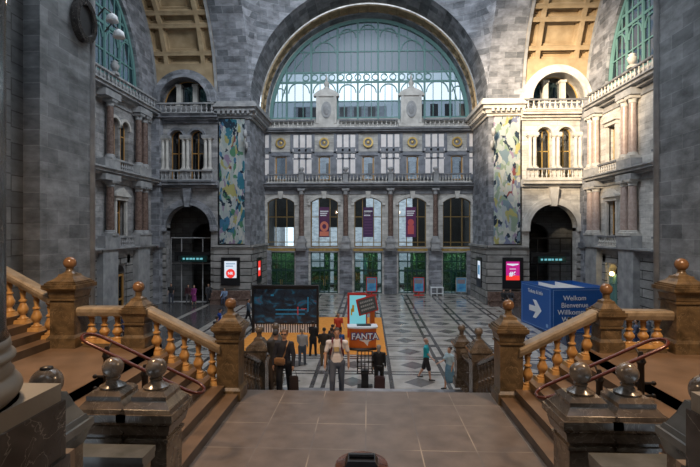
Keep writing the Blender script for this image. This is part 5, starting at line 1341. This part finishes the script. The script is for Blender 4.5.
for xx in (-.25, .25):
    for yy in (-.2, .3):
        if wsrc is None: bm = bmesh.new(); lathe(bm, [(.02, -.03), (.08, -.03), (.08, .03), (.02, .03)], 12); wsrc = finish(bm, 'wheel', M['black'], t, loc=(xx, yy, .08)); wsrc.rotation_euler = (0, PI/2, 0)
        else: inst('wheel', wsrc, t, (xx, yy, .08), (0, PI/2, 0))
bm = bmesh.new(); box(bm, -.3, .3, -.25, .35, .1, .14); finish(bm, 'trolley_base', M['iron'], t)

# others around the kiosk and screen: (label, x px-derived world x, y, face, height, top, bottom, hair, options)
crowd = [
 ('person in dark coat and cap standing between the left newels and the climbing woman', -2.5, 12.6, 170, 1.72, (.02, .02, .022), (.03, .02, .015), (.03, .03, .035), {}),
 ('person with a pale backpack over a dark outfit walking towards the video screen', -3.05, 21.6, 175, 1.68, (.30, .30, .31), (.05, .07, .10), (.25, .2, .15), {}),
 ('person in black jacket standing with back to us before the video screen base', -2.75, 23.3, 160, 1.7, (.012, .012, .014), (.015, .015, .02), (.02, .015, .012), {}),
 ('person in dark olive jacket and khaki trousers seen from behind by the carpet', -2.03, 21.6, 185, 1.74, (.03, .022, .015), (.10, .075, .045), (.02, .015, .01), {}),
 ('person in dark coat with a grey bag standing behind the man in white', -1.72, 22.0, 200, 1.66, (.04, .035, .03), (.05, .04, .035), (.03, .02, .015), {}),
 ('person in navy jacket leaning forward left of the orange counter', -1.68, 23.0, 220, 1.6, (.015, .03, .07), (.02, .02, .03), (.03, .02, .02), {'lean': .2}),
 ('child in bright blue top in front of the orange counter', -1.36, 22.8, 190, 1.4, (.02, .08, .25), (.02, .02, .04), (.02, .015, .012), {}),
 ('attendant in bright red shirt standing left of the orange counter', -1.62, 25.6, 20, 1.7, (.50, .05, .02), (.02, .02, .02), (.02, .015, .01), {'sleeve': 'short'}),
 ('man in grey-blue shirt walking left of the video screen', -7.9, 30.6, 100, 1.76, (.05, .085, .13), (.012, .014, .02), (.02, .015, .012), {'legs': (.3, -.3), 'knees': (.1, .3)}),
 ('person in royal blue jacket crossing the dark floor behind the left balustrade', -8.75, 27.0, 120, 1.7, (.01, .05, .28), (.02, .02, .03), (.02, .015, .012), {'legs': (.25, -.2), 'lean': .15}),
 ('person in black shirt and jeans standing at the left passage arch', -16.6, 38.8, 10, 1.76, (.015, .015, .017), (.05, .06, .09), (.02, .015, .012), {'sleeve': 'short'}),
 ('person in dark red top walking out of the left passage arch', -15.2, 39.0, 0, 1.66, (.05, .012, .018), (.10, .10, .11), (.05, .03, .02), {'legs': (.2, -.2)}),
 ('woman in purple dress walking out of the left passage arch', -14.6, 38.7, -5, 1.64, (.22, .03, .16), (.20, .03, .15), (.10, .06, .04), {'low': 'dress', 'female': True, 'longhair': True}),
 ('person in dark clothes standing right of the left passage door', -13.55, 39.2, 30, 1.7, (.02, .022, .028), (.02, .02, .025), (.02, .015, .012), {}),
 ('woman in dark dress seen between the balusters of the left flight', -8.0, 24.5, 160, 1.7, (.02, .02, .03), (.02, .02, .03), (.02, .015, .012), {'low': 'dress'}),
 ('person in navy top seen through the left level balustrade, nearer the corner', -13.2, 25.0, 60, 1.72, (.02, .03, .09), (.03, .03, .05), (.02, .015, .012), {}),
 ('person in pale blue shirt seen through the left level balustrade beside the navy top', -12.35, 24.6, 60, 1.68, (.22, .26, .38), (.04, .04, .08), (.05, .03, .02), {}),
 ('person in dark jacket seen between the balusters of the right flight', 10.4, 24.6, 200, 1.75, (.015, .018, .03), (.02, .02, .03), (.02, .015, .012), {}),
 ('person in blue jeans seen through the right level balustrade, left one', 13.7, 24.4, 250, 1.7, (.10, .12, .2), (.03, .05, .14), (.03, .02, .015), {}),
 ('person in pale jacket seen through the right level balustrade, middle one', 14.7, 25.2, 200, 1.72, (.25, .28, .36), (.03, .05, .10), (.03, .02, .015), {}),
 ('person in dark navy coat seen through the right level balustrade, right one', 15.8, 25.0, 120, 1.7, (.02, .03, .08), (.03, .04, .08), (.03, .02, .015), {}),
]
for (lb, x, y, fc, hh, tp, bt, hr, kw) in crowd:
    person(lb, x, y, .02 if (-7.1 < x < .95 and 23.6 < y < 33.6) else (1.835 if y < 13 else 0), R(fc), hh, hair=hr, top=tp, bottom=bt, vox=.032, **{**dict(legs=(.1, -.08), knees=(.03, .08), arms=(.1, .3), elbows=(.3, .6)), **kw})
seated = [('person in light blue shirt sitting on the left marble bench', -12.1, YF - 1.0, 0, (.18, .25, .38), (.05, .06, .1)),
          ('person in black sitting on the right marble bench, left of the lit screen', 11.2, YF - 1.0, 5, (.02, .02, .022), (.02, .02, .025)),
          ('person in dark jacket and grey trousers sitting on the right marble bench edge', 11.75, YF - 1.0, -10, (.03, .03, .035), (.06, .07, .09)),
          ('person in navy shirt sitting below the magenta screen', 12.95, YF - 1.0, 0, (.03, .035, .07), (.08, .09, .12))]
for lb, x, y, fc, tp, bt in seated:
    person(lb, x, y, 0, R(fc), 1.7, sit=True, arms=(.5, .5), elbows=(.7, .7), top=tp, bottom=bt, vox=.03, seat=.5)
